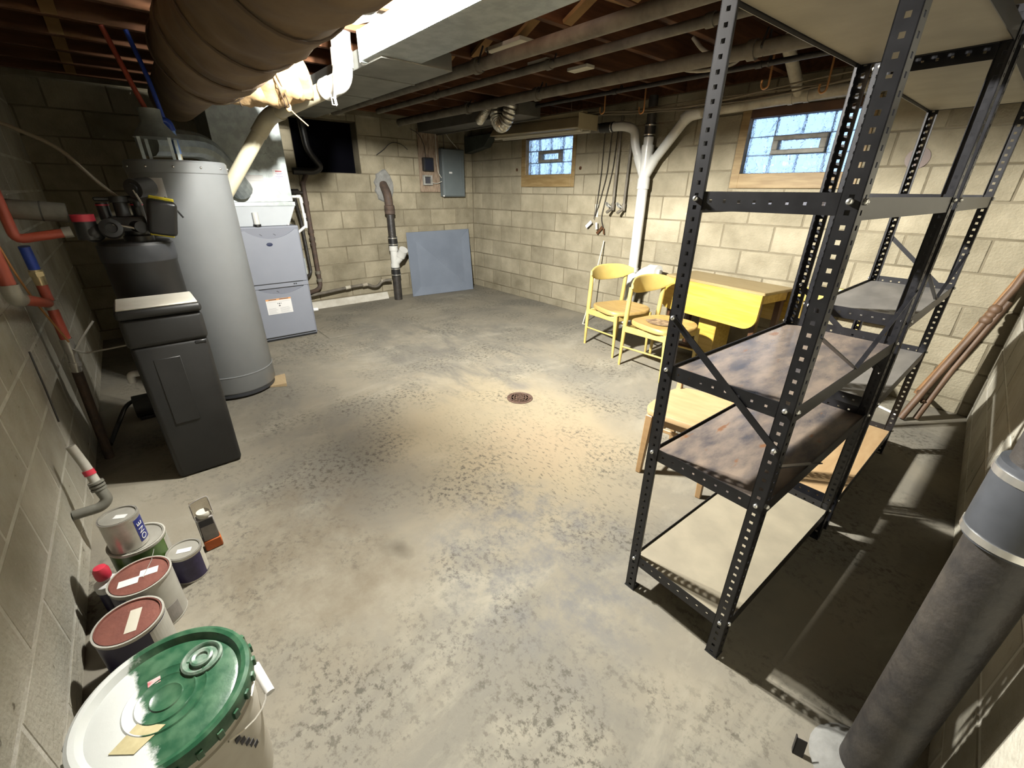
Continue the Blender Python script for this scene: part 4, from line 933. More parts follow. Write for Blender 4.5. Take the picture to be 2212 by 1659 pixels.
# water softener: resin tank with valve head
TX, TY, TR = 2.60, -3.92, 0.150
t = thing('softener_tank', 'black round softener tank with control valve on top, behind the lidded cabinet', 'tank', (TX, TY, 0))
g = G(); g.lathe([(0.0, 0.0), (TR - 0.01, 0.0), (TR - 0.004, 0.02), (TR - 0.004, 1.0), (TR, 1.01), (TR, 1.085), (TR - 0.01, 1.10), (0.0, 1.105)], (TX, TY, 0), 48); obj('tank', g, M_BLKD, t)
g = G(); g.lathe([(TR, 1.012), (TR + 0.002, 1.02), (TR + 0.002, 1.08), (TR, 1.088)], (TX, TY, 0), 48); obj('top_band', g, M_RUBG, t)
g = G(); g.lathe([(0.06, 1.10), (0.06, 1.125), (0.05, 1.13), (0.05, 1.15), (0.0, 1.15)], (TX + 0.02, TY + 0.02, 0), 24); obj('neck', g, M_BLK, t)
g = G(); g.lathe([(0.052, 1.128), (0.058, 1.131), (0.052, 1.134)], (TX + 0.02, TY + 0.02, 0), 24); obj('clip_ring', g, M_STEEL, t)
g = G(); g.box(TX - 0.06, TX + 0.07, TY - 0.07, TY + 0.07, 1.145, 1.215, 0.012, seg=2); vb = obj('valve_body', g, M_BLK, t)
g = G(); g.cyl((TX + 0.03, TY - 0.01, 1.20), (TX + 0.02, TY - 0.01, 1.285), 0.030, 0.026, seg=18); g.cyl((TX + 0.022, TY - 0.01, 1.275), (TX + 0.02, TY - 0.01, 1.30), 0.036, seg=18); obj('injector_cap', g, M_BLKD, vb)
for y in (-0.075, 0.05):
    g = G(); g.cyl((TX + 0.0, TY + y, 1.20), (TX + 0.0, TY + y, 1.275), 0.024, seg=16); k = obj('piston_cap', g, M_BLK, vb)
    g = G(); g.cyl((TX + 0.0, TY + y, 1.262), (TX + 0.0, TY + y, 1.267), 0.0265, seg=16); obj('red_ring', g, M_REDB, k)
g = G(); g.bar((TX - 0.01, TY - 0.10, 1.29), (TX - 0.01, TY + 0.06, 1.29), 0.03, 0.018, bev=0.004); obj('bridge', g, M_BLK, vb)
g = G(); g.lathe([(0.018, -0.02), (0.042, -0.018), (0.046, 0.0), (0.042, 0.016), (0.024, 0.02), (0.02, 0.01), (0.0, 0.01)], (TX + 0.10, TY - 0.07, 1.165), 24, Matrix.Rotation(R(72), 4, 'Y')); obj('bypass_knob', g, M_BLKD, t)
g = G(); g.bar((TX + 0.09, TY - 0.06, 1.185), (TX + 0.11, TY + 0.02, 1.165), 0.03, 0.012, bev=0.003); obj('bypass_lever', g, M_STEEL, t)
g = G(); g.tube([(TX + 0.06, TY + 0.02, 1.17), (TX + 0.13, TY + 0.04, 1.17)], 0.026, 16); obj('outlet', g, M_BLK, t)
g = G(); M = Matrix.Translation((TX + 0.13, TY + 0.125, 1.205)) @ Matrix.Rotation(R(-12), 4, 'X') @ Matrix.Rotation(R(10), 4, 'Y')
g.box(-0.03, 0.03, -0.055, 0.06, -0.075, 0.085, 0.018, M, seg=3); dp = obj('display_case', g, M_BLK, t)
g = G(); g.box(-0.035, -0.028, -0.045, 0.05, -0.092, 0.094, 0.004, M); obj('yellow_tag', g, M_YEL, t, False)
g = G(); g.cyl((TX + 0.08, TY + 0.055, 1.335), (TX + 0.0, TY + 0.12, 1.345), 0.042, seg=22); mo = obj('motor', g, M_BLKD, t)
g = G(); g.cyl((TX + 0.088, TY + 0.048, 1.334), (TX + 0.078, TY + 0.056, 1.335), 0.024, seg=18); obj('motor_face', g, M_BLK, mo)
g = G(); g.bar((TX + 0.09, TY + 0.055, 1.33), (TX + 0.10, TY + 0.07, 1.27), 0.006, 0.006); obj('wire', g, M_CABLEW, t)
g = G(); g.bar((TX + 0.08, TY + 0.165, 1.30), (TX + 0.09, TY + 0.215, 1.205), 0.02, 0.006); obj('latch_arm', g, M_BLKD, t)
g = G(); g.tube([(TX + 0.02, TY + 0.04, 1.28), (TX + 0.01, TY + 0.0, 1.285), (TX + 0.0, TY - 0.07, 1.37), (TX, TY - 0.15, 1.50), (TX + 0.02, TY - 0.3, 1.58), (TX + 0.02, TY - 0.42, 1.62)], 0.0085, 10, bend=0.06); obj('drain_hose', g, M_CABLE, t)
g = G(); g.tube([(TX + 0.02, TY + 0.055, 1.255), (TX + 0.02, TY + 0.05, 1.29), (TX + 0.01, TY + 0.0, 1.287)], 0.016, 12, bend=0.015); obj('hose_elbow', g, M_BLKD, t)
# inlet valve and filter housing between the wall and the softener
t = thing('filter_housing', 'dusty round filter housing beside the softener valve', 'filter', (2.66, -4.17, 1.2))
g = G(); g.cyl((2.66, -4.30, 1.255), (2.66, -4.12, 1.235), 0.040, seg=20); obj('body', g, M_IRONG, t)
g = G(); g.cyl((2.66, -4.20, 1.244), (2.66, -4.194, 1.2435), 0.0415, seg=20); obj('groove', g, M_WIRE, t)
t = thing('bypass_valve', 'black inlet valve with a bright red band beside the softener', 'valve', (2.66, -4.07, 1.18))
g = G(); g.cyl((2.66, -4.075, 1.12), (2.66, -4.075, 1.20), 0.043, 0.040, seg=20); g.ball((2.66, -4.06, 1.15), 0.045); obj('body', g, M_BLK, t)
g = G(); g.cyl((2.66, -4.075, 1.198), (2.66, -4.075, 1.228), 0.042, seg=20); obj('red_band', g, M_REDB, t)
# lidded brine cabinet
t = thing('brine_cabinet', 'tall black rectangular brine cabinet with a dusty cream lid', 'tank', (2.95, -3.925, 0))
def taper(x0, x1, y0, y1, z0, z1, k, bev=0.0, seg=1):
    g = G(); g.hexa([Vector(p) for p in ((x0 + k, y0 + k, z0), (x1 - k, y0 + k, z0), (x1 - k, y1 - k, z0), (x0 + k, y1 - k, z0), (x0, y0, z1), (x1, y0, z1), (x1, y1, z1), (x0, y1, z1))], bev, seg); return g
obj('body', taper(2.83, 3.085, -4.065, -3.775, 0.0, 0.70, 0.006, 0.022, 3), M_BLKD, t)
obj('collar', taper(2.826, 3.09, -4.07, -3.77, 0.69, 0.825, 0.0, 0.022, 3), M_BLKD, t)
g = G(); g.box(2.822, 3.098, -4.074, -3.766, 0.822, 0.864, 0.016, seg=3); lid = obj('lid', g, M_BLKD, t)
g = G(); g.box(2.832, 3.088, -4.064, -3.776, 0.862, 0.871, 0.004); obj('dust_cover', g, M_LID, lid)
g = G(); g.box(3.083, 3.0865, -4.0, -3.90, 0.30, 0.63, 0.003); obj('front_rib', g, M_BLKD, t)
g = G(); g.box(3.083, 3.087, -3.83, -3.785, 0.675, 0.688, 0.002); obj('handle_notch', g, M_BLK, t)
g = G(); g.tube([(2.97, -4.065, 0.55), (2.97, -4.10, 0.55), (2.97, -4.10, 0.51)], 0.016, 12, bend=0.015); obj('overflow_elbow', g, M_WHITE, t)
# pump on the floor behind
t = thing('transfer_pump', 'small black pump on the floor in the dark behind the brine cabinet', 'pump', (2.15, -4.15, 0))
g = G(); g.cyl((2.15, -4.19, 0.08), (2.15, -4.05, 0.08), 0.07, seg=20); obj('motor', g, M_BLKD, t)
g = G(); g.cyl((2.15, -4.05, 0.08), (2.15, -4.02, 0.08), 0.05, seg=20); obj('end_bell', g, M_BLK, t)
g = G(); g.box(2.10, 2.20, -4.18, -4.06, 0.0, 0.02, 0.003); obj('foot', g, M_BLK, t)
g = G(); g.tube([(2.15, -4.10, 0.14), (2.16, -4.22, 0.12), (2.25, -4.28, 0.04), (2.5, -4.32, 0.03)], 0.012, 10, bend=0.05); obj('hose', g, M_BLK, t)

# red and blue supply pipes on the south wall
t = thing('supply_riser', 'red supply pipe dropping down the south wall and turning to the softener', 'pipe', (2.70, -4.30, 1.13))
g = G(); g.tube([(2.70, -4.305, 2.118), (2.70, -4.305, 1.135), (2.69, -4.15, 1.155)], 0.019, 14, bend=0.03); obj('pipe', g, M_RED, t)
g = G(); g.cyl((2.688, -4.155, 1.155), (2.687, -4.125, 1.158), 0.023, seg=14); obj('coupling', g, M_TINL, t)
t = thing('supply_branch', 'red supply pipe elbowing low across the south wall', 'pipe', (3.17, -4.31, 0.98))
g = G(); g.tube([(3.17, -4.31, 2.118), (3.17, -4.31, 0.97), (3.05, -4.31, 0.945), (2.60, -4.305, 0.845)], 0.021, 14, bend=0.05); obj('pipe', g, M_RED, t)
g = G(); g.tube([(3.17, -4.31, 1.02), (3.17, -4.31, 0.97), (3.10, -4.31, 0.955)], 0.027, 14, bend=0.03); obj('elbow', g, M_TINL, t)
t = thing('supply_drop', 'blue and red supply pipe with brass fitting low on the south wall', 'pipe', (2.60, -4.30, 0.55))
g = G(); g.cyl((2.62, -4.30, 1.10), (2.605, -4.30, 1.0), 0.020, seg=14); obj('blue_sleeve', g, M_BLUE, t)
g = G(); g.cyl((2.605, -4.30, 1.0), (2.60, -4.30, 0.93), 0.024, 0.021, seg=14); g.cyl((2.605, -4.30, 0.99), (2.604, -4.30, 0.97), 0.027, seg=6); obj('brass_fitting', g, M_BRASS, t)
g = G(); g.cyl((2.60, -4.30, 0.93), (2.60, -4.30, 0.665), 0.020, seg=14); obj('red_pipe', g, M_RED, t)
g = G(); g.cyl((2.60, -4.30, 0.855), (2.60, -4.30, 0.815), 0.024, seg=14); obj('tee', g, M_TINL, t)
g = G(); g.cyl((2.60, -4.30, 0.67), (2.60, -4.30, 0.60), 0.024, seg=14); g.cyl((2.60, -4.30, 0.60), (2.60, -4.31, 0.50), 0.019, seg=14); g.cyl((2.60, -4.305, 0.55), (2.60, -4.306, 0.53), 0.024, seg=14); obj('steel_union', g, M_TIN, t)
g = G(); g.cyl((2.60, -4.31, 0.50), (2.60, -4.33, 0.0), 0.021, seg=12); obj('lower_pipe', g, M_IRONR, t)
g = G(); g.tube([(2.62, -4.29, 0.62), (2.66, -4.25, 0.60), (2.86, -4.07, 0.66)], 0.004, 6, bend=0.03); g.tube([(2.62, -4.29, 0.60), (2.63, -4.25, 0.66), (2.61, -4.18, 0.74)], 0.005, 6); obj('ground_wire', g, M_CABLEW, t)
g = G(); g.tube([(2.95, -4.36, 2.118), (2.86, -4.35, 1.3), (2.75, -4.34, 0.95), (2.63, -4.29, 0.66)], 0.0045, 6, bend=0.2); tag(obj('ground_cable', g, M_COPPER, None, True, loc=(2.63, -4.29, 0.66)), 'thin copper ground cable draped down the south wall', 'cable')
g = G(); g.tube([(2.95, -4.374, 0.72), (3.0, -4.37, 0.58), (3.02, -4.374, 0.42)], 0.0035, 6, bend=0.08); tag(obj('ground_cable', g, M_WIRE, None, True, loc=(3.02, -4.37, 0.42)), 'short dark green wire hanging loose on the south wall', 'cable')
# drain trap by the wall
t = thing('drain_trap', 'grey drain trap with a white hose and red band low on the south wall', 'pipe', (3.42, -4.33, 0.0))
g = G(); g.tube([(3.425, -4.38, 0.185), (3.43, -4.30, 0.185), (3.42, -4.275, 0.205), (3.40, -4.29, 0.275)], 0.019, 14, bend=0.035); obj('trap_elbow', g, M_TRAP, t)
for z in (0.25, 0.265, 0.28):
    g = G(); g.cyl((3.405, -4.287, z), (3.403, -4.288, z + 0.008), 0.025, seg=16); obj('ridge', g, M_TRAP, t)
g = G(); g.tube([(3.40, -4.288, 0.28), (3.375, -4.30, 0.36), (3.36, -4.315, 0.44)], 0.016, 14, r_end=0.015); obj('white_hose', g, M_ROPE, t)
g = G(); g.cyl((3.389, -4.294, 0.315), (3.383, -4.297, 0.335), 0.0185, seg=14); obj('red_band', g, M_REDB, t)

# ================================================================== paint corner
def can(name, label, cat, c, r, h, lid_m, bodies, rim_m, strip=None, group=None, bail=False):
    t = thing(name, label, cat, c, 0, group); x, y, z = c
    g = G(); g.lathe([(0.0, z), (r * 0.985, z), (r * 0.985, z + h - 0.006)], (x, y, 0), 40); obj('body', g, bodies[0], t)
    if len(bodies) > 1:     # wrap-around paper label covering part of the side
        m, a0, a1 = bodies[1]; g = G(); n = 20
        for i in range(n):
            b0 = R(a0 + (a1 - a0) * i / n); b1 = R(a0 + (a1 - a0) * (i + 1) / n)
            g.hexa([Vector((x + q * math.cos(b), y + q * math.sin(b), zz)) for zz in (z + 0.012, z + h - 0.016) for q, b in ((r * 0.98, b0), (r * 0.992, b0), (r * 0.992, b1), (r * 0.98, b1))])
        obj('label', g, m, t)
    g = G(); g.lathe([(r * 0.985, z), (r * 1.0, z + 0.003), (r * 0.985, z + 0.007)], (x, y, 0), 40); obj('base_rim', g, rim_m, t); g = G(); g.lathe([(r * 0.985, z + h - 0.012), (r * 1.01, z + h - 0.007), (r * 1.01, z + h), (r * 0.95, z + h), (r * 0.94, z + h - 0.006), (r * 0.9, z + h - 0.006)], (x, y, 0), 40); obj('rim', g, rim_m, t)
    g = G(); g.lathe([(r * 0.945, z + h - 0.008), (r * 0.93, z + h + 0.001), (r * 0.90, z + h + 0.001), (r * 0.885, z + h - 0.004), (0.0, z + h - 0.004)], (x, y, 0), 40); lid = obj('lid', g, lid_m, t)
    if strip:
        a, w, l, m, ox, oy = strip; Mx = Matrix.Translation((x + ox, y + oy, z + h - 0.0035)) @ Matrix.Rotation(a, 4, 'Z')
        g = G(); g.box(-l / 2, l / 2, -w / 2, w / 2, 0, 0.0007, 0, Mx); obj('tape_strip', g, m, lid, False)
    return t
can('paint_can', 'rust-lidded gallon can with a short upright tape strip, nearest the green-lidded bucket', 'paint can', (4.132, -4.23, 0), 0.083, 0.19, M_LIDR, [M_CANN, (M_CANW, 30, 150)], M_CANW, (R(168), 0.028, 0.085, M_PAPERC, 0.005, 0.01))
t2 = can('paint_can', 'rust-lidded gallon can with two tape strips and a stir wire on its lid', 'paint can', (3.95, -4.198, 0), 0.083, 0.19, M_LIDR, [M_CANW, (M_CANN, 190, 330)], M_CANW, (R(80), 0.03, 0.052, M_PAPER, 0.008, -0.03))
g = G(); Mx = Matrix.Translation((3.945, -4.175, 0.1865)) @ Matrix.Rotation(R(80), 4, 'Z'); g.box(-0.024, 0.024, -0.015, 0.015, 0, 0.0008, 0, Mx); obj('tape_strip', g, M_PAPER, t2, False)
g = G(); g.tube([(3.965, -4.19, 0.189), (3.895, -4.165, 0.189), (3.84, -4.155, 0.19)], 0.0012, 6); obj('wire', g, M_STEEL, t2)
g = G()
for i in range(8):
    b0 = R(18 + i * 4.5); b1 = R(18 + (i + 1) * 4.5)
    g.hexa([Vector((3.95 + q * math.cos(b), -4.198 + q * math.sin(b), zz)) for zz in (0.012, 0.075) for q, b in ((0.0822, b0), (0.0828, b0), (0.0828, b1), (0.0822, b1))])
obj('grey_box_print', g, M_GREYL, t2)
can('paint_can', 'small purple quart can with a white side label on the floor', 'paint can', (3.812, -4.085, 0), 0.054, 0.122, M_TINL, [M_CANP, (M_PAPERC, 55, 100)], M_TIN, (R(70), 0.022, 0.045, M_PAPER, 0.004, 0.0))
can('paint_can', 'green gallon can with another can stacked on its lid', 'paint can', (3.738, -4.20, 0), 0.083, 0.19, M_TINL, [M_CANG, (M_CANW, 62, 100)], M_CANW)
ts = can('paint_can', 'dented silver quart can with blue lettering stacked on the green can', 'paint can', (3.752, -4.217, 0.189), 0.055, 0.125, M_TINL, [M_TIN], M_TIN, (R(60), 0.02, 0.036, M_PAPER, 0.006, 0.006))
g = G(); n = 10
for i in range(n):
    b0 = R(40 + i * 4.2); b1 = R(40 + (i + 1) * 4.2)
    g.hexa([Vector((3.752 + q * math.cos(b), -4.217 + q * math.sin(b), zz)) for zz in (0.205, 0.296) for q, b in ((0.0542, b0), (0.0548, b0), (0.0548, b1), (0.0542, b1))])
obj('blue_band', g, pmat('can_blue', (0.02, 0.03, 0.22), rough=0.4), ts)
for i, ch in enumerate('ONE'):
    a = R(58); cx, cy = 3.752 + 0.0551 * math.cos(a), -4.217 + 0.0551 * math.sin(a); zz = 0.222 + i * 0.026
    Mx = Matrix.Translation((cx, cy, zz)) @ Matrix.Rotation(a + R(90), 4, 'Z') @ Matrix.Rotation(R(90), 4, 'X') @ Matrix.Rotation(R(90), 4, 'Z')
    me = text_mesh(ch, 0.030, Mx @ Matrix.Identity(4)); me.transform(Matrix.Translation(-Vector((3.752, -4.217, 0.189))))
    o = bpy.data.objects.new('lettering', me); COL.objects.link(o); me.materials.append(M_PAPER); o.parent = ts
# glue bottle with red cap
t = thing('glue_bottle', 'small white bottle with a red cap between the cans and the wall', 'bottle', (3.842, -4.295, 0))
g = G(); g.lathe([(0.0, 0.0), (0.029, 0.0), (0.031, 0.006), (0.031, 0.10), (0.024, 0.118), (0.0, 0.12)], (3.842, -4.295, 0), 24); obj('bottle', g, M_CANN, t)
g = G(); g.lathe([(0.0, 0.112), (0.033, 0.112), (0.033, 0.138), (0.028, 0.142), (0.010, 0.146), (0.008, 0.16), (0.0, 0.162)], (3.842, -4.295, 0), 24); obj('collar', g, M_WHITE, t)
g = G(); g.lathe([(0.0, 0.155), (0.019, 0.157), (0.021, 0.165), (0.021, 0.19), (0.016, 0.202), (0.0, 0.205)], (3.842, -4.295, 0), 24); obj('red_cap', g, M_REDB, t)
# clear clamshell with white disc
t = thing('repair_kit', 'open clear plastic package with white cap, grey label and orange base', 'package', (3.70, -4.0, 0))
M = Matrix.Translation((3.70, -4.0, 0)) @ Matrix.Rotation(R(4), 4, 'Z')
def kb(x0, x1, y0, y1, z0, z1, b=0.0): return G().box(x0, x1, y0, y1, z0, z1, b, M)
obj('orange_base', kb(-0.022, 0.022, -0.03, 0.03, 0.0, 0.048, 0.004), M_ORNG, t)
obj('carton', kb(-0.019, 0.019, -0.027, 0.027, 0.047, 0.155, 0.003), M_GREYL, t)
g = G(); g.box(0.019, 0.0198, -0.024, 0.022, 0.118, 0.148, 0.002, M); obj('dark_print', g, M_INK, t)
g = G(); g.box(-0.022, 0.022, -0.0305, -0.0285, 0.047, 0.155, 0, M); obj('spine', g, M_INK, t)
g = G()
for (a, b, c, d) in ((-0.023, -0.0215, -0.031, 0.031), (-0.0215, 0.012, -0.031, -0.0295), (-0.0215, 0.012, 0.0295, 0.031)): g.box(a, b, c, d, 0.155, 0.222, 0, M)
obj('clear_back', g, M_SMOKE, t)
g = G(); g.tube([M @ Vector(p) for p in ((0.012, -0.031, 0.16), (-0.022, -0.031, 0.213), (-0.022, 0.0, 0.222), (-0.022, 0.031, 0.224), (0.012, 0.031, 0.17))], 0.0022, 6, bend=0.008); obj('clear_edge', g, M_GREYL, t)
g = G(); g.lathe([(0.0, 0.155), (0.021, 0.155), (0.023, 0.16), (0.023, 0.173), (0.021, 0.177), (0.0, 0.177)], M @ Vector((0, 0, 0)), 24); obj('white_cap', g, M_LID, t)

# five-gallon bucket with paint-splashed lid
BX, BY = 4.615, -4.13
t = thing('paint_bucket', 'large white bucket with a paint-splashed green lid in the near corner', 'bucket', (BX, BY, 0))
g = G(); g.lathe([(0.0, 0.0), (0.130, 0.0), (0.132, 0.01), (0.146, 0.30), (0.152, 0.302), (0.152, 0.308), (0.147, 0.31), (0.147, 0.325), (0.153, 0.327), (0.153, 0.333), (0.148, 0.335), (0.149, 0.355)], (BX, BY, 0), 64); obj('pail', g, M_BUCK, t)
g = G(); g.lathe([(0.150, 0.335), (0.157, 0.337), (0.158, 0.362), (0.155, 0.372), (0.148, 0.376), (0.139, 0.374), (0.133, 0.365), (0.130, 0.360), (0.122, 0.362), (0.075, 0.363), (0.072, 0.3655), (0.068, 0.363), (0.055, 0.363), (0.052, 0.3655), (0.048, 0.363), (0.030, 0.363), (0.028, 0.3655), (0.024, 0.363), (0.0, 0.363)], (BX, BY, 0), 72); lid = obj('lid', g, M_BLID, t)
g = G(); sx, sy = BX - 0.048, BY + 0.070
g.lathe([(0.040, 0.362), (0.040, 0.368), (0.036, 0.371), (0.032, 0.368), (0.030, 0.364), (0.022, 0.364), (0.022, 0.371), (0.018, 0.373), (0.012, 0.371), (0.010, 0.367), (0.0, 0.367)], (sx, sy, 0), 36); obj('spout_cap', g, pmat('spout_green', (0.07, 0.17, 0.10), (0.30, 0.36, 0.30), rough=0.35, scale=40, local=True), lid)
g = G(); g.hexa([Vector(p) for p in ((BX + 0.055, BY - 0.092, 0.3632), (BX + 0.085, BY - 0.055, 0.3632), (BX + 0.062, BY - 0.005, 0.3632), (BX + 0.025, BY - 0.048, 0.3632), (BX + 0.055, BY - 0.092, 0.3642), (BX + 0.085, BY - 0.055, 0.3642), (BX + 0.062, BY - 0.005, 0.3642), (BX + 0.025, BY - 0.048, 0.3642))]); obj('paper_label', g, pmat('label_yellowed', (0.62, 0.54, 0.30), (0.50, 0.43, 0.22), rough=0.7, scale=40), lid)
g = G(); g.box(BX - 0.062, BX - 0.047, BY - 0.028, BY - 0.006, 0.3632, 0.3642); obj('red_sticker', g, pmat('sticker_red', (0.62, 0.10, 0.12), (0.70, 0.66, 0.62), rough=0.5, scale=60), lid)
for k in range(26):
    a = 2 * math.pi * k / 26; g = G(); c = Vector((BX + 0.1585 * math.cos(a), BY + 0.1585 * math.sin(a), 0.348)); g.box(-0.004, 0.004, -0.006, 0.006, -0.010, 0.010, 0.001, Matrix.Translation(c) @ Matrix.Rotation(a, 4, 'Z')); obj('lid_tab', g, M_BLID, lid)
g = G(); pts = []
for i in range(15):
    a = R(30 + i * 11.5); f = i / 14; pts.append((BX + 0.156 * math.cos(a) * 1.02, BY + 0.156 * math.sin(a) * 1.02, 0.31 - 0.10 * math.sin(f * math.pi)))
g.tube(pts, 0.0022, 6); bl = obj('bail_wire', g, M_TIN, t)
g = G(); g.cyl((BX + 0.022, BY + 0.166, 0.222), (BX - 0.055, BY + 0.153, 0.245), 0.011, seg=14); obj('bail_grip', g, M_WHITE, bl)
g = G()
for i in range(5):
    a = R(38 + i * 3); c = Vector((BX + 0.1475 * math.cos(a), BY + 0.1475 * math.sin(a), 0.27 - i * 0.02)); g.box(0, 0.0012, -0.006, 0.006, -0.007, 0.006, 0, Matrix.Translation(c) @ Matrix.Rotation(a, 4, 'Z'))
obj('stamped_print', g, M_INK, t, False)

# ================================================================== furniture
def yellow_chair(label, loc, rotz, worn=False, src=None):
    t = thing('dining_chair', label, 'chair', loc, rotz, 'yellow dining chairs', world=False)
    for s in (-1, 1):
        g = G(); g.tube([(-0.225, s * 0.185, 0.0), (-0.212, s * 0.186, 0.30), (-0.205, s * 0.187, 0.40), (-0.185, s * 0.19, 0.66)], 0.012, 14, prof=lambda f: 0.9 + 0.75 * math.sin(min(1, f * 1.45) * math.pi / 2) - 0.75 * max(0, f - 0.7)); obj('leg', g, M_CHAIR, t)
        g = G(); g.tube([(0.215, s * 0.185, 0.0), (0.21, s * 0.184, 0.20), (0.20, s * 0.182, 0.375)], 0.011, 14, prof=lambda f: 0.9 + 0.75 * f); obj('leg', g, M_CHAIR, t)
        g = G(); g.hexa([Vector(p) for p in ((-0.215, s * 0.186 - 0.009, 0.295), (0.205, s * 0.183 - 0.009, 0.318), (0.205, s * 0.183 + 0.009, 0.318), (-0.215, s * 0.186 + 0.009, 0.295), (-0.215, s * 0.186 - 0.009, 0.345), (0.205, s * 0.183 - 0.009, 0.366), (0.205, s * 0.183 + 0.009, 0.366), (-0.215, s * 0.186 + 0.009, 0.345))], 0.004); obj('side_rail', g, M_CHAIR, t)
        g = G(); g.tube([(-0.218, s * 0.1855, 0.165), (0.212, s * 0.184, 0.195)], 0.0075, 10); obj('stretcher', g, M_CHAIR, t)
    g = G(); g.box(0.19, 0.208, -0.175, 0.175, 0.322, 0.366, 0.004); obj('front_rail', g, M_CHAIR, t)
    g = G(); g.box(-0.215, -0.197, -0.178, 0.178, 0.31, 0.345, 0.004); obj('rear_rail', g, M_CHAIR, t)
    pts = []
    for i in range(40):
        a = 2 * math.pi * i / 40; c, s = math.cos(a), math.sin(a); e = 2 / 3.2
        x = 0.225 * math.copysign(abs(c) ** e, c); w = 0.215 + 0.022 * (x / 0.225); pts.append((x + 0.012, w * math.copysign(abs(s) ** e, s)))
    g = G(); rr = []
    for (k, z) in ((0.955, 0.366), (1.0, 0.374), (1.0, 0.388), (0.965, 0.397), (0.6, 0.391), (0.25, 0.388)):
        rr.append([Vector((x * k, y * k, z + (0.012 * (abs(y * k) / 0.2) ** 2 if z > 0.38 else 0))) for x, y in pts])
    g.rings(rr); seat = obj('seat', g, M_CHAIRS, t, True, 50)
    if worn:
        g = G(); rr = []
        for k in (1.0, 0.5, 0.1): rr.append([Vector((-0.02 + 0.115 * k * math.cos(2 * math.pi * i / 24) * (1 + 0.14 * math.sin(5 * i)), 0.0 + 0.09 * k * math.sin(2 * math.pi * i / 24), 0.3925 + 0.004 * k)) for i in range(24)])
        g.rings(rr, False, True); obj('worn_patch', g, M_WORN, seat)
    g = G(); rr = []; n = 25
    for i in range(n):
        u = -1 + 2 * i / (n - 1); y = 0.235 * u; x = -0.222 + 0.085 * u * u; zc = 0.672 + 0.012 * u * u
        h = 0.066 * max(0.10, (1 - abs(u) ** 2.6)) ** 0.62 + 0.004
        nx, ny = 1.0, -0.085 * 2 * u / 0.235; l = math.hypot(nx, ny); nx /= l; ny /= l
        ring = []
        for j in range(16):
            a = 2 * math.pi * j / 16; e = 0.55; cz = math.copysign(abs(math.sin(a)) ** e, math.sin(a)); cn = math.copysign(abs(math.cos(a)) ** e, math.cos(a))
            ring.append(Vector((x + nx * 0.0085 * cn - 0.10 * cz * h, y + ny * 0.0085 * cn, zc + cz * h)))
        rr.append(ring)
    g.rings(rr); obj('backrest', g, M_CHAIR, t, True, 50)
    return t
yellow_chair('yellow dining chair with plain seat nearest the white drain stack', (3.222, -0.712, 0), R(-15.9))
yellow_chair('yellow dining chair with a worn dark patch on its seat', (3.765, -0.885, 0), R(-9), True)
yellow_chair('yellow dining chair half hidden beyond the end of the table', (4.69, -0.47, 0), R(-92))

t = thing('drop_leaf_table', 'yellow wood-grain drop-leaf table with both leaves folded down', 'table', (3.97, -0.36, 0), R(-9.5), None, world=False); t.scale = (1.03, 1.05, 0.946)
g = G(); g.box(-0.425, 0.425, -0.185, 0.185, 0.716, 0.74, 0.004); obj('tabletop', g, M_TABLET, t, False)
def leaf(y, s):
    pts = [(-0.425, 0.722), (0.425, 0.722)]
    for k in range(9): a = -math.pi / 2 * k / 8; pts.append((0.325 + 0.10 * math.cos(a), 0.548 + 0.10 * math.sin(a)))
    for k in range(9): a = -math.pi / 2 - math.pi / 2 * k / 8; pts.append((-0.325 + 0.10 * math.cos(a), 0.548 + 0.10 * math.sin(a)))
    g = G(); g.prism(pts, lambda u, v, w: Vector((u, y + s * (0.03 * (0.722 - v)) + w * s, v)), 0.018); return g
obj('front_leaf', leaf(-0.188, -1), M_TABLE, t, False)
obj('rear_leaf', leaf(0.188, 1), M_TABLE, t, False)
g = G(); g.box(-0.40, 0.40, -0.165, -0.145, 0.63, 0.716, 0.002); g.box(-0.40, 0.40, 0.145, 0.165, 0.63, 0.716, 0.002); obj('side_apron', g, M_TABLED, t, False)
g = G(); g.box(0.385, 0.403, -0.145, 0.145, 0.645, 0.716, 0.002); obj('end_apron', g, M_TABLE, t, False)
g = G(); g.box(-0.403, -0.385, -0.145, 0.145, 0.645, 0.716, 0.002); obj('end_apron', g, M_TABLE, t, False)
for sx in (-1, 1):
    for sy in (-1, 1):
        g = G(); g.hexa([Vector((sx * 0.372 + a, sy * 0.132 + b, 0.0)) for a, b in ((-0.015, -0.015), (0.015, -0.015), (0.015, 0.015), (-0.015, 0.015))] + [Vector((sx * 0.372 + a, sy * 0.132 + b, 0.66)) for a, b in ((-0.022, -0.022), (0.022, -0.022), (0.022, 0.022), (-0.022, 0.022))], 0.003); obj('leg', g, M_TABLED, t, False)
g = G(); g.box(-0.10, 0.06, -0.10, 0.10, 0.06, 0.60, 0.006); obj('centre_post', g, M_TABLE, t, False)
g = G(); g.box(-0.37, 0.37, -0.03, 0.03, 0.05, 0.09, 0.004); obj('stretcher', g, M_TABLED, t, False)

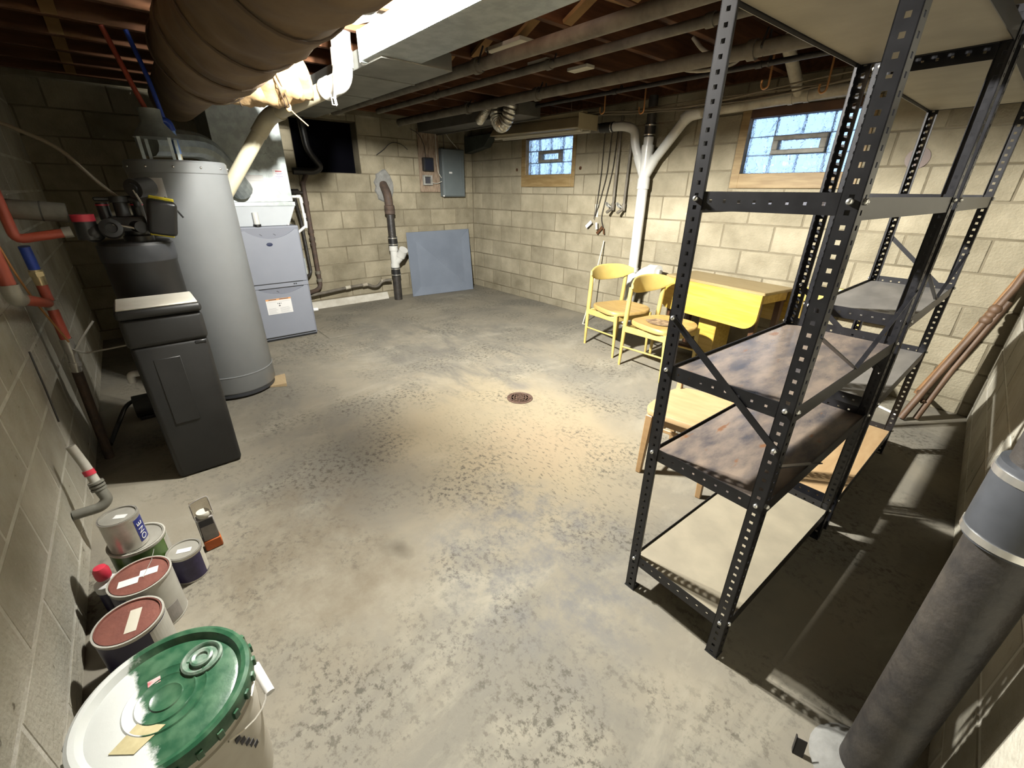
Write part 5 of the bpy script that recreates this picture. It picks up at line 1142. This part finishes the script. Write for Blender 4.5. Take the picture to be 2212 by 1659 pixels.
t = thing('wooden_chair', 'tan wooden side chair pushed up against the shelving', 'chair', (4.645, -2.0, 0), R(-81.5), None, world=False)
for s in (-1, 1):
    g = G(); g.hexa([Vector((0.19 + a, s * 0.155 + b, 0.0)) for a, b in ((-0.013, -0.013), (0.013, -0.013), (0.013, 0.013), (-0.013, 0.013))] + [Vector((0.175 + a, s * 0.145 + b, 0.338)) for a, b in ((-0.018, -0.018), (0.018, -0.018), (0.018, 0.018), (-0.018, 0.018))], 0.003); obj('leg', g, M_TAN, t, False)
    g = G(); g.hexa([Vector((-0.22 + a, s * 0.145 + b, 0.0)) for a, b in ((-0.014, -0.013), (0.014, -0.013), (0.014, 0.013), (-0.014, 0.013))] + [Vector((-0.175 + a, s * 0.14 + b, 0.36)) for a, b in ((-0.016, -0.015), (0.016, -0.015), (0.016, 0.015), (-0.016, 0.015))], 0.003); obj('leg', g, M_TAN, t, False)
    g = G(); g.hexa([Vector((-0.17 + a, s * 0.14 + b, 0.36)) for a, b in ((-0.018, -0.014), (0.018, -0.014), (0.018, 0.014), (-0.018, 0.014))] + [Vector((-0.185 + a, s * 0.145 + b, 0.425)) for a, b in ((-0.011, -0.012), (0.011, -0.012), (0.011, 0.012), (-0.011, 0.012))], 0.003); obj('back_post', g, M_TAN, t, False)
    g = G(); g.bar((0.178, s * 0.149, 0.17), (-0.20, s * 0.142, 0.17), 0.014, 0.022, bev=0.003); obj('stretcher', g, M_TAN, t, False)
g = G(); g.bar((-0.01, -0.145, 0.17), (-0.01, 0.145, 0.17), 0.014, 0.022, bev=0.003); obj('cross_stretcher', g, M_TAN, t, False)
pts = []
for i in range(40):
    a = 2 * math.pi * i / 40; c, s = math.cos(a), math.sin(a); e = 2 / 4.2; x = 0.205 * math.copysign(abs(c) ** e, c); w = 0.178 + 0.018 * (x / 0.205); pts.append((x, w * math.copysign(abs(s) ** e, s)))
g = G(); rr = []
for (k, z) in ((0.97, 0.338), (1.0, 0.343), (1.0, 0.362), (0.975, 0.369), (0.5, 0.366), (0.1, 0.365)): rr.append([Vector((x * k, y * k, z)) for x, y in pts])
g.rings(rr); obj('seat', g, M_TANS, t, True, 40)
g = G(); g.box(0.155, 0.175, -0.13, 0.13, 0.295, 0.338, 0.002); obj('apron', g, M_TAN, t, False)
for z0, h in ((0.402, 0.035),):
    g = G(); rr = []
    for i in range(13):
        u = -1 + i / 6; x = -0.19 - (z0 - 0.36) * 0.2 - 0.03 * (1 - u * u); rr.append([Vector((x - 0.009, 0.145 * u, z0)), Vector((x + 0.009, 0.145 * u, z0)), Vector((x + 0.006, 0.145 * u, z0 + h + 0.012 * (1 - u * u))), Vector((x - 0.010, 0.145 * u, z0 + h + 0.012 * (1 - u * u)))])
    g.rings(rr); obj('back_rail', g, M_TAN, t, True, 40)

# ================================================================== steel shelving
def perf_strip(g, fr, w, z0, z1, pitch, hole, th):
    # strip of width w along its length z0..z1 with a centre line of square holes; fr(u, v, t) -> point
    def bx(u0, u1, v0, v1):
        g.hexa([fr(u0, v0, 0), fr(u1, v0, 0), fr(u1, v1, 0), fr(u0, v1, 0), fr(u0, v0, th), fr(u1, v0, th), fr(u1, v1, th), fr(u0, v1, th)])
    c = w / 2; bx(0, c - hole / 2, z0, z1); bx(c + hole / 2, w, z0, z1)
    z = z0
    k = z0 + pitch / 2
    while k < z1:
        bx(c - hole / 2, c + hole / 2, z, min(k - hole / 2, z1)); z = k + hole / 2; k += pitch
    if z < z1: bx(c - hole / 2, c + hole / 2, z, z1)
def shelf_unit(label, loc, rotz, W, L, H, levels, mats, end_braces, side_braces):
    t = thing('shelving_unit', label, 'shelf', loc, rotz, None, world=False)
    for sx in (0, 1):
        for sy in (0, 1):
            X = W if sx else 0; Y = L if sy else 0; dx = -1 if sx else 1; dy = -1 if sy else 1
            g = G()
            perf_strip(g, lambda u, v, w: Vector((X + dx * u, Y + dy * w, v)), 0.036, 0.004, H, 0.0275, 0.0095, 0.0022)
            perf_strip(g, lambda u, v, w: Vector((X + dx * w, Y + dy * u, v)), 0.036, 0.004, H, 0.0275, 0.0095, 0.0022)
            g.box(X + dx * 0.034, X + dx * 0.036, Y + dy * 0.0, Y + dy * 0.008, 0.004, H)
            g.box(X + dx * 0.0, X + dx * 0.008, Y + dy * 0.034, Y + dy * 0.036, 0.004, H)
            p = obj('post', g, M_SHELF, t, False)
            g = G(); g.box(X - (0.002 if dx > 0 else 0.037), X + (0.037 if dx > 0 else 0.002), Y - (0.002 if dy > 0 else 0.037), Y + (0.037 if dy > 0 else 0.002), 0.0, 0.004); obj('foot', g, M_BLK, p, False)
            for z in levels:
                g = G(); g.ball((X + dx * 0.018, Y - dy * 0.002, z + 0.012), 0.0065); obj('bolt', g, M_STEEL, p)
                g = G(); g.ball((X - dx * 0.002, Y + dy * 0.018, z + 0.012), 0.0065); obj('bolt', g, M_STEEL, p)
    for z, m in zip(levels, mats):
        g = G(); g.box(0.006, W - 0.006, 0.006, L - 0.006, z - 0.012, z, 0.001); obj('board', g, m, t, False)
        for Y, s in ((0.0025, 1), (L - 0.0025, -1)):
            g = G(); perf_strip(g, lambda u, v, w: Vector((v, Y + s * w, z - 0.014 + u)), 0.042, 0.004, W - 0.004, 0.034, 0.007, 0.0022); obj('end_beam', g, M_SHELF, t, False)
        for X, s in ((0.0025, 1), (W - 0.0025, -1)):
            g = G(); g.box(min(X, X + s * 0.002), max(X, X + s * 0.002), 0.004, L - 0.004, z - 0.022, z + 0.008 if X < W / 2 else z + 0.02); obj('side_beam', g, M_SHELF, t, False)
    for Y, za, zb in end_braces:
        g = G(); g.bar((0.012, Y, za), (W - 0.012, Y, zb), 0.003, 0.018); obj('end_brace', g, M_SHELF, t, False)
        for x, z in ((0.014, za), (W - 0.014, zb)):
            g = G(); g.ball((x, Y - 0.004, z), 0.0065); obj('bolt', g, M_STEEL, t)
    for X, ya, za, yb, zb in side_braces:
        g = G(); g.bar((X, ya, za), (X, yb, zb), 0.003, 0.012, (1, 0, 0)); obj('side_brace', g, M_SHELF, t, False)
    return t
shelf_unit('near black slotted-angle shelving unit with dark worn boards', (4.905, -2.855, 0), R(-2.4), 0.355, 0.865, 1.80, (0.135, 0.585, 0.865, 1.318, 1.735),
           (M_BOARDL, M_BOARD, M_BOARD, M_BOARD, M_BOARDL), ((-0.002, 1.03, 0.77), (0.862, 1.02, 0.76)), ((0.352, 0.02, 1.06, 0.43, 0.885), (0.352, 0.845, 1.06, 0.43, 0.885), (0.352, 0.02, 0.72, 0.43, 0.56)))
shelf_unit('far black slotted-angle shelving unit with grey boards near the north wall', (4.968, -1.935, 0), R(-0.6), 0.33, 0.97, 1.80, (0.135, 0.60, 0.925, 1.318, 1.71),
           (M_TANS, M_BOARDG, M_BOARDG, M_BOARDG, M_BOARDL), ((0.967, 1.16, 0.90),), ((0.327, 0.02, 1.1, 0.48, 0.95), (0.327, 0.95, 1.1, 0.48, 0.95)))

# ================================================================== east corner
t = thing('soil_stack', 'thick black cast-iron soil pipe rising from the floor at the east wall', 'pipe', (5.641, -2.872, 0))
IX, IY = 5.641, -2.872
g = G(); g.cyl((IX, IY, 0.0), (IX, IY, 0.80), 0.057, seg=32); obj('lower_pipe', g, M_IRON, t)
g = G(); g.lathe([(0.0, 0.0), (0.115, 0.0), (0.095, 0.018), (0.062, 0.035), (0.0, 0.035)], (IX, IY, 0), 28); obj('cement_collar', g, M_CEM, t)
g = G(); g.lathe([(0.057, 0.77), (0.066, 0.772), (0.068, 0.80), (0.068, 0.90), (0.066, 0.93), (0.057, 0.932)], (IX, IY, 0), 32); rc = obj('rubber_coupling', g, M_RUBG, t)
for z in (0.778, 0.905):
    g = G(); g.cyl((IX, IY, z), (IX, IY, z + 0.014), 0.0695, seg=32); obj('clamp', g, M_STEEL, rc)
g = G(); g.cyl((IX, IY, 0.92), (IX, IY, 2.118), 0.056, seg=32); obj('upper_pipe', g, M_IRON, t)
g = G(); M = Matrix.Translation((5.52, -2.955, 0)) @ Matrix.Rotation(R(20), 4, 'Z') @ Matrix.Rotation(R(-14), 4, 'X')
g.box(-0.012, 0.012, -0.0015, 0.0015, 0.001, 0.05, 0, M); g.box(-0.012, -0.009, -0.0015, 0.012, 0.001, 0.05, 0, M); tag(obj('angle_offcut', g, M_SHELF, None, False, loc=(5.52, -2.955, 0)), 'short black angle iron offcut standing by the soil pipe foot', 'metal')

t = thing('folding_stand', 'old brown wooden folding stand leaning in the east corner', 'stand', (5.30, -0.36, 0))
g = G(); g.tube([(5.285, -0.40, 0.012), (5.36, -0.27, 0.32), (5.50, -0.10, 0.86), (5.515, -0.075, 0.95)], 0.020, 12); obj('pole', g, M_POLED, t)
g = G(); g.tube([(5.29, -0.09, 0.10), (5.40, -0.075, 0.50), (5.515, -0.055, 0.98)], 0.017, 12); obj('pole', g, M_POLE, t)
g = G(); g.tube([(5.35, -0.33, 0.012), (5.41, -0.24, 0.36), (5.505, -0.13, 0.78)], 0.017, 12); obj('pole', g, M_POLED, t)
g = G(); g.tube([(5.30, -0.10, 0.12), (5.33, -0.30, 0.15), (5.35, -0.33, 0.13)], 0.014, 10); obj('crosspiece', g, M_POLED, t)
g = G()
for k, (f, r) in enumerate(((0.0, 0.020), (0.25, 0.032), (0.5, 0.028), (0.75, 0.034), (1.0, 0.02))):
    p = Vector((5.44, -0.17, 0.63)).lerp(Vector((5.475, -0.13, 0.76)), f); g.ball(p, r)
obj('turned_knob', g, M_POLED, t)
g = G(); g.bar((5.15, -0.285, 0.008), (5.31, -0.378, 0.008), 0.014, 0.014, bev=0.002); tag(obj('white_strip', g, M_WHITE, None, False, loc=(5.23, -0.33, 0)), 'thin white strip lying on the floor at the foot of the far shelves', 'strip')
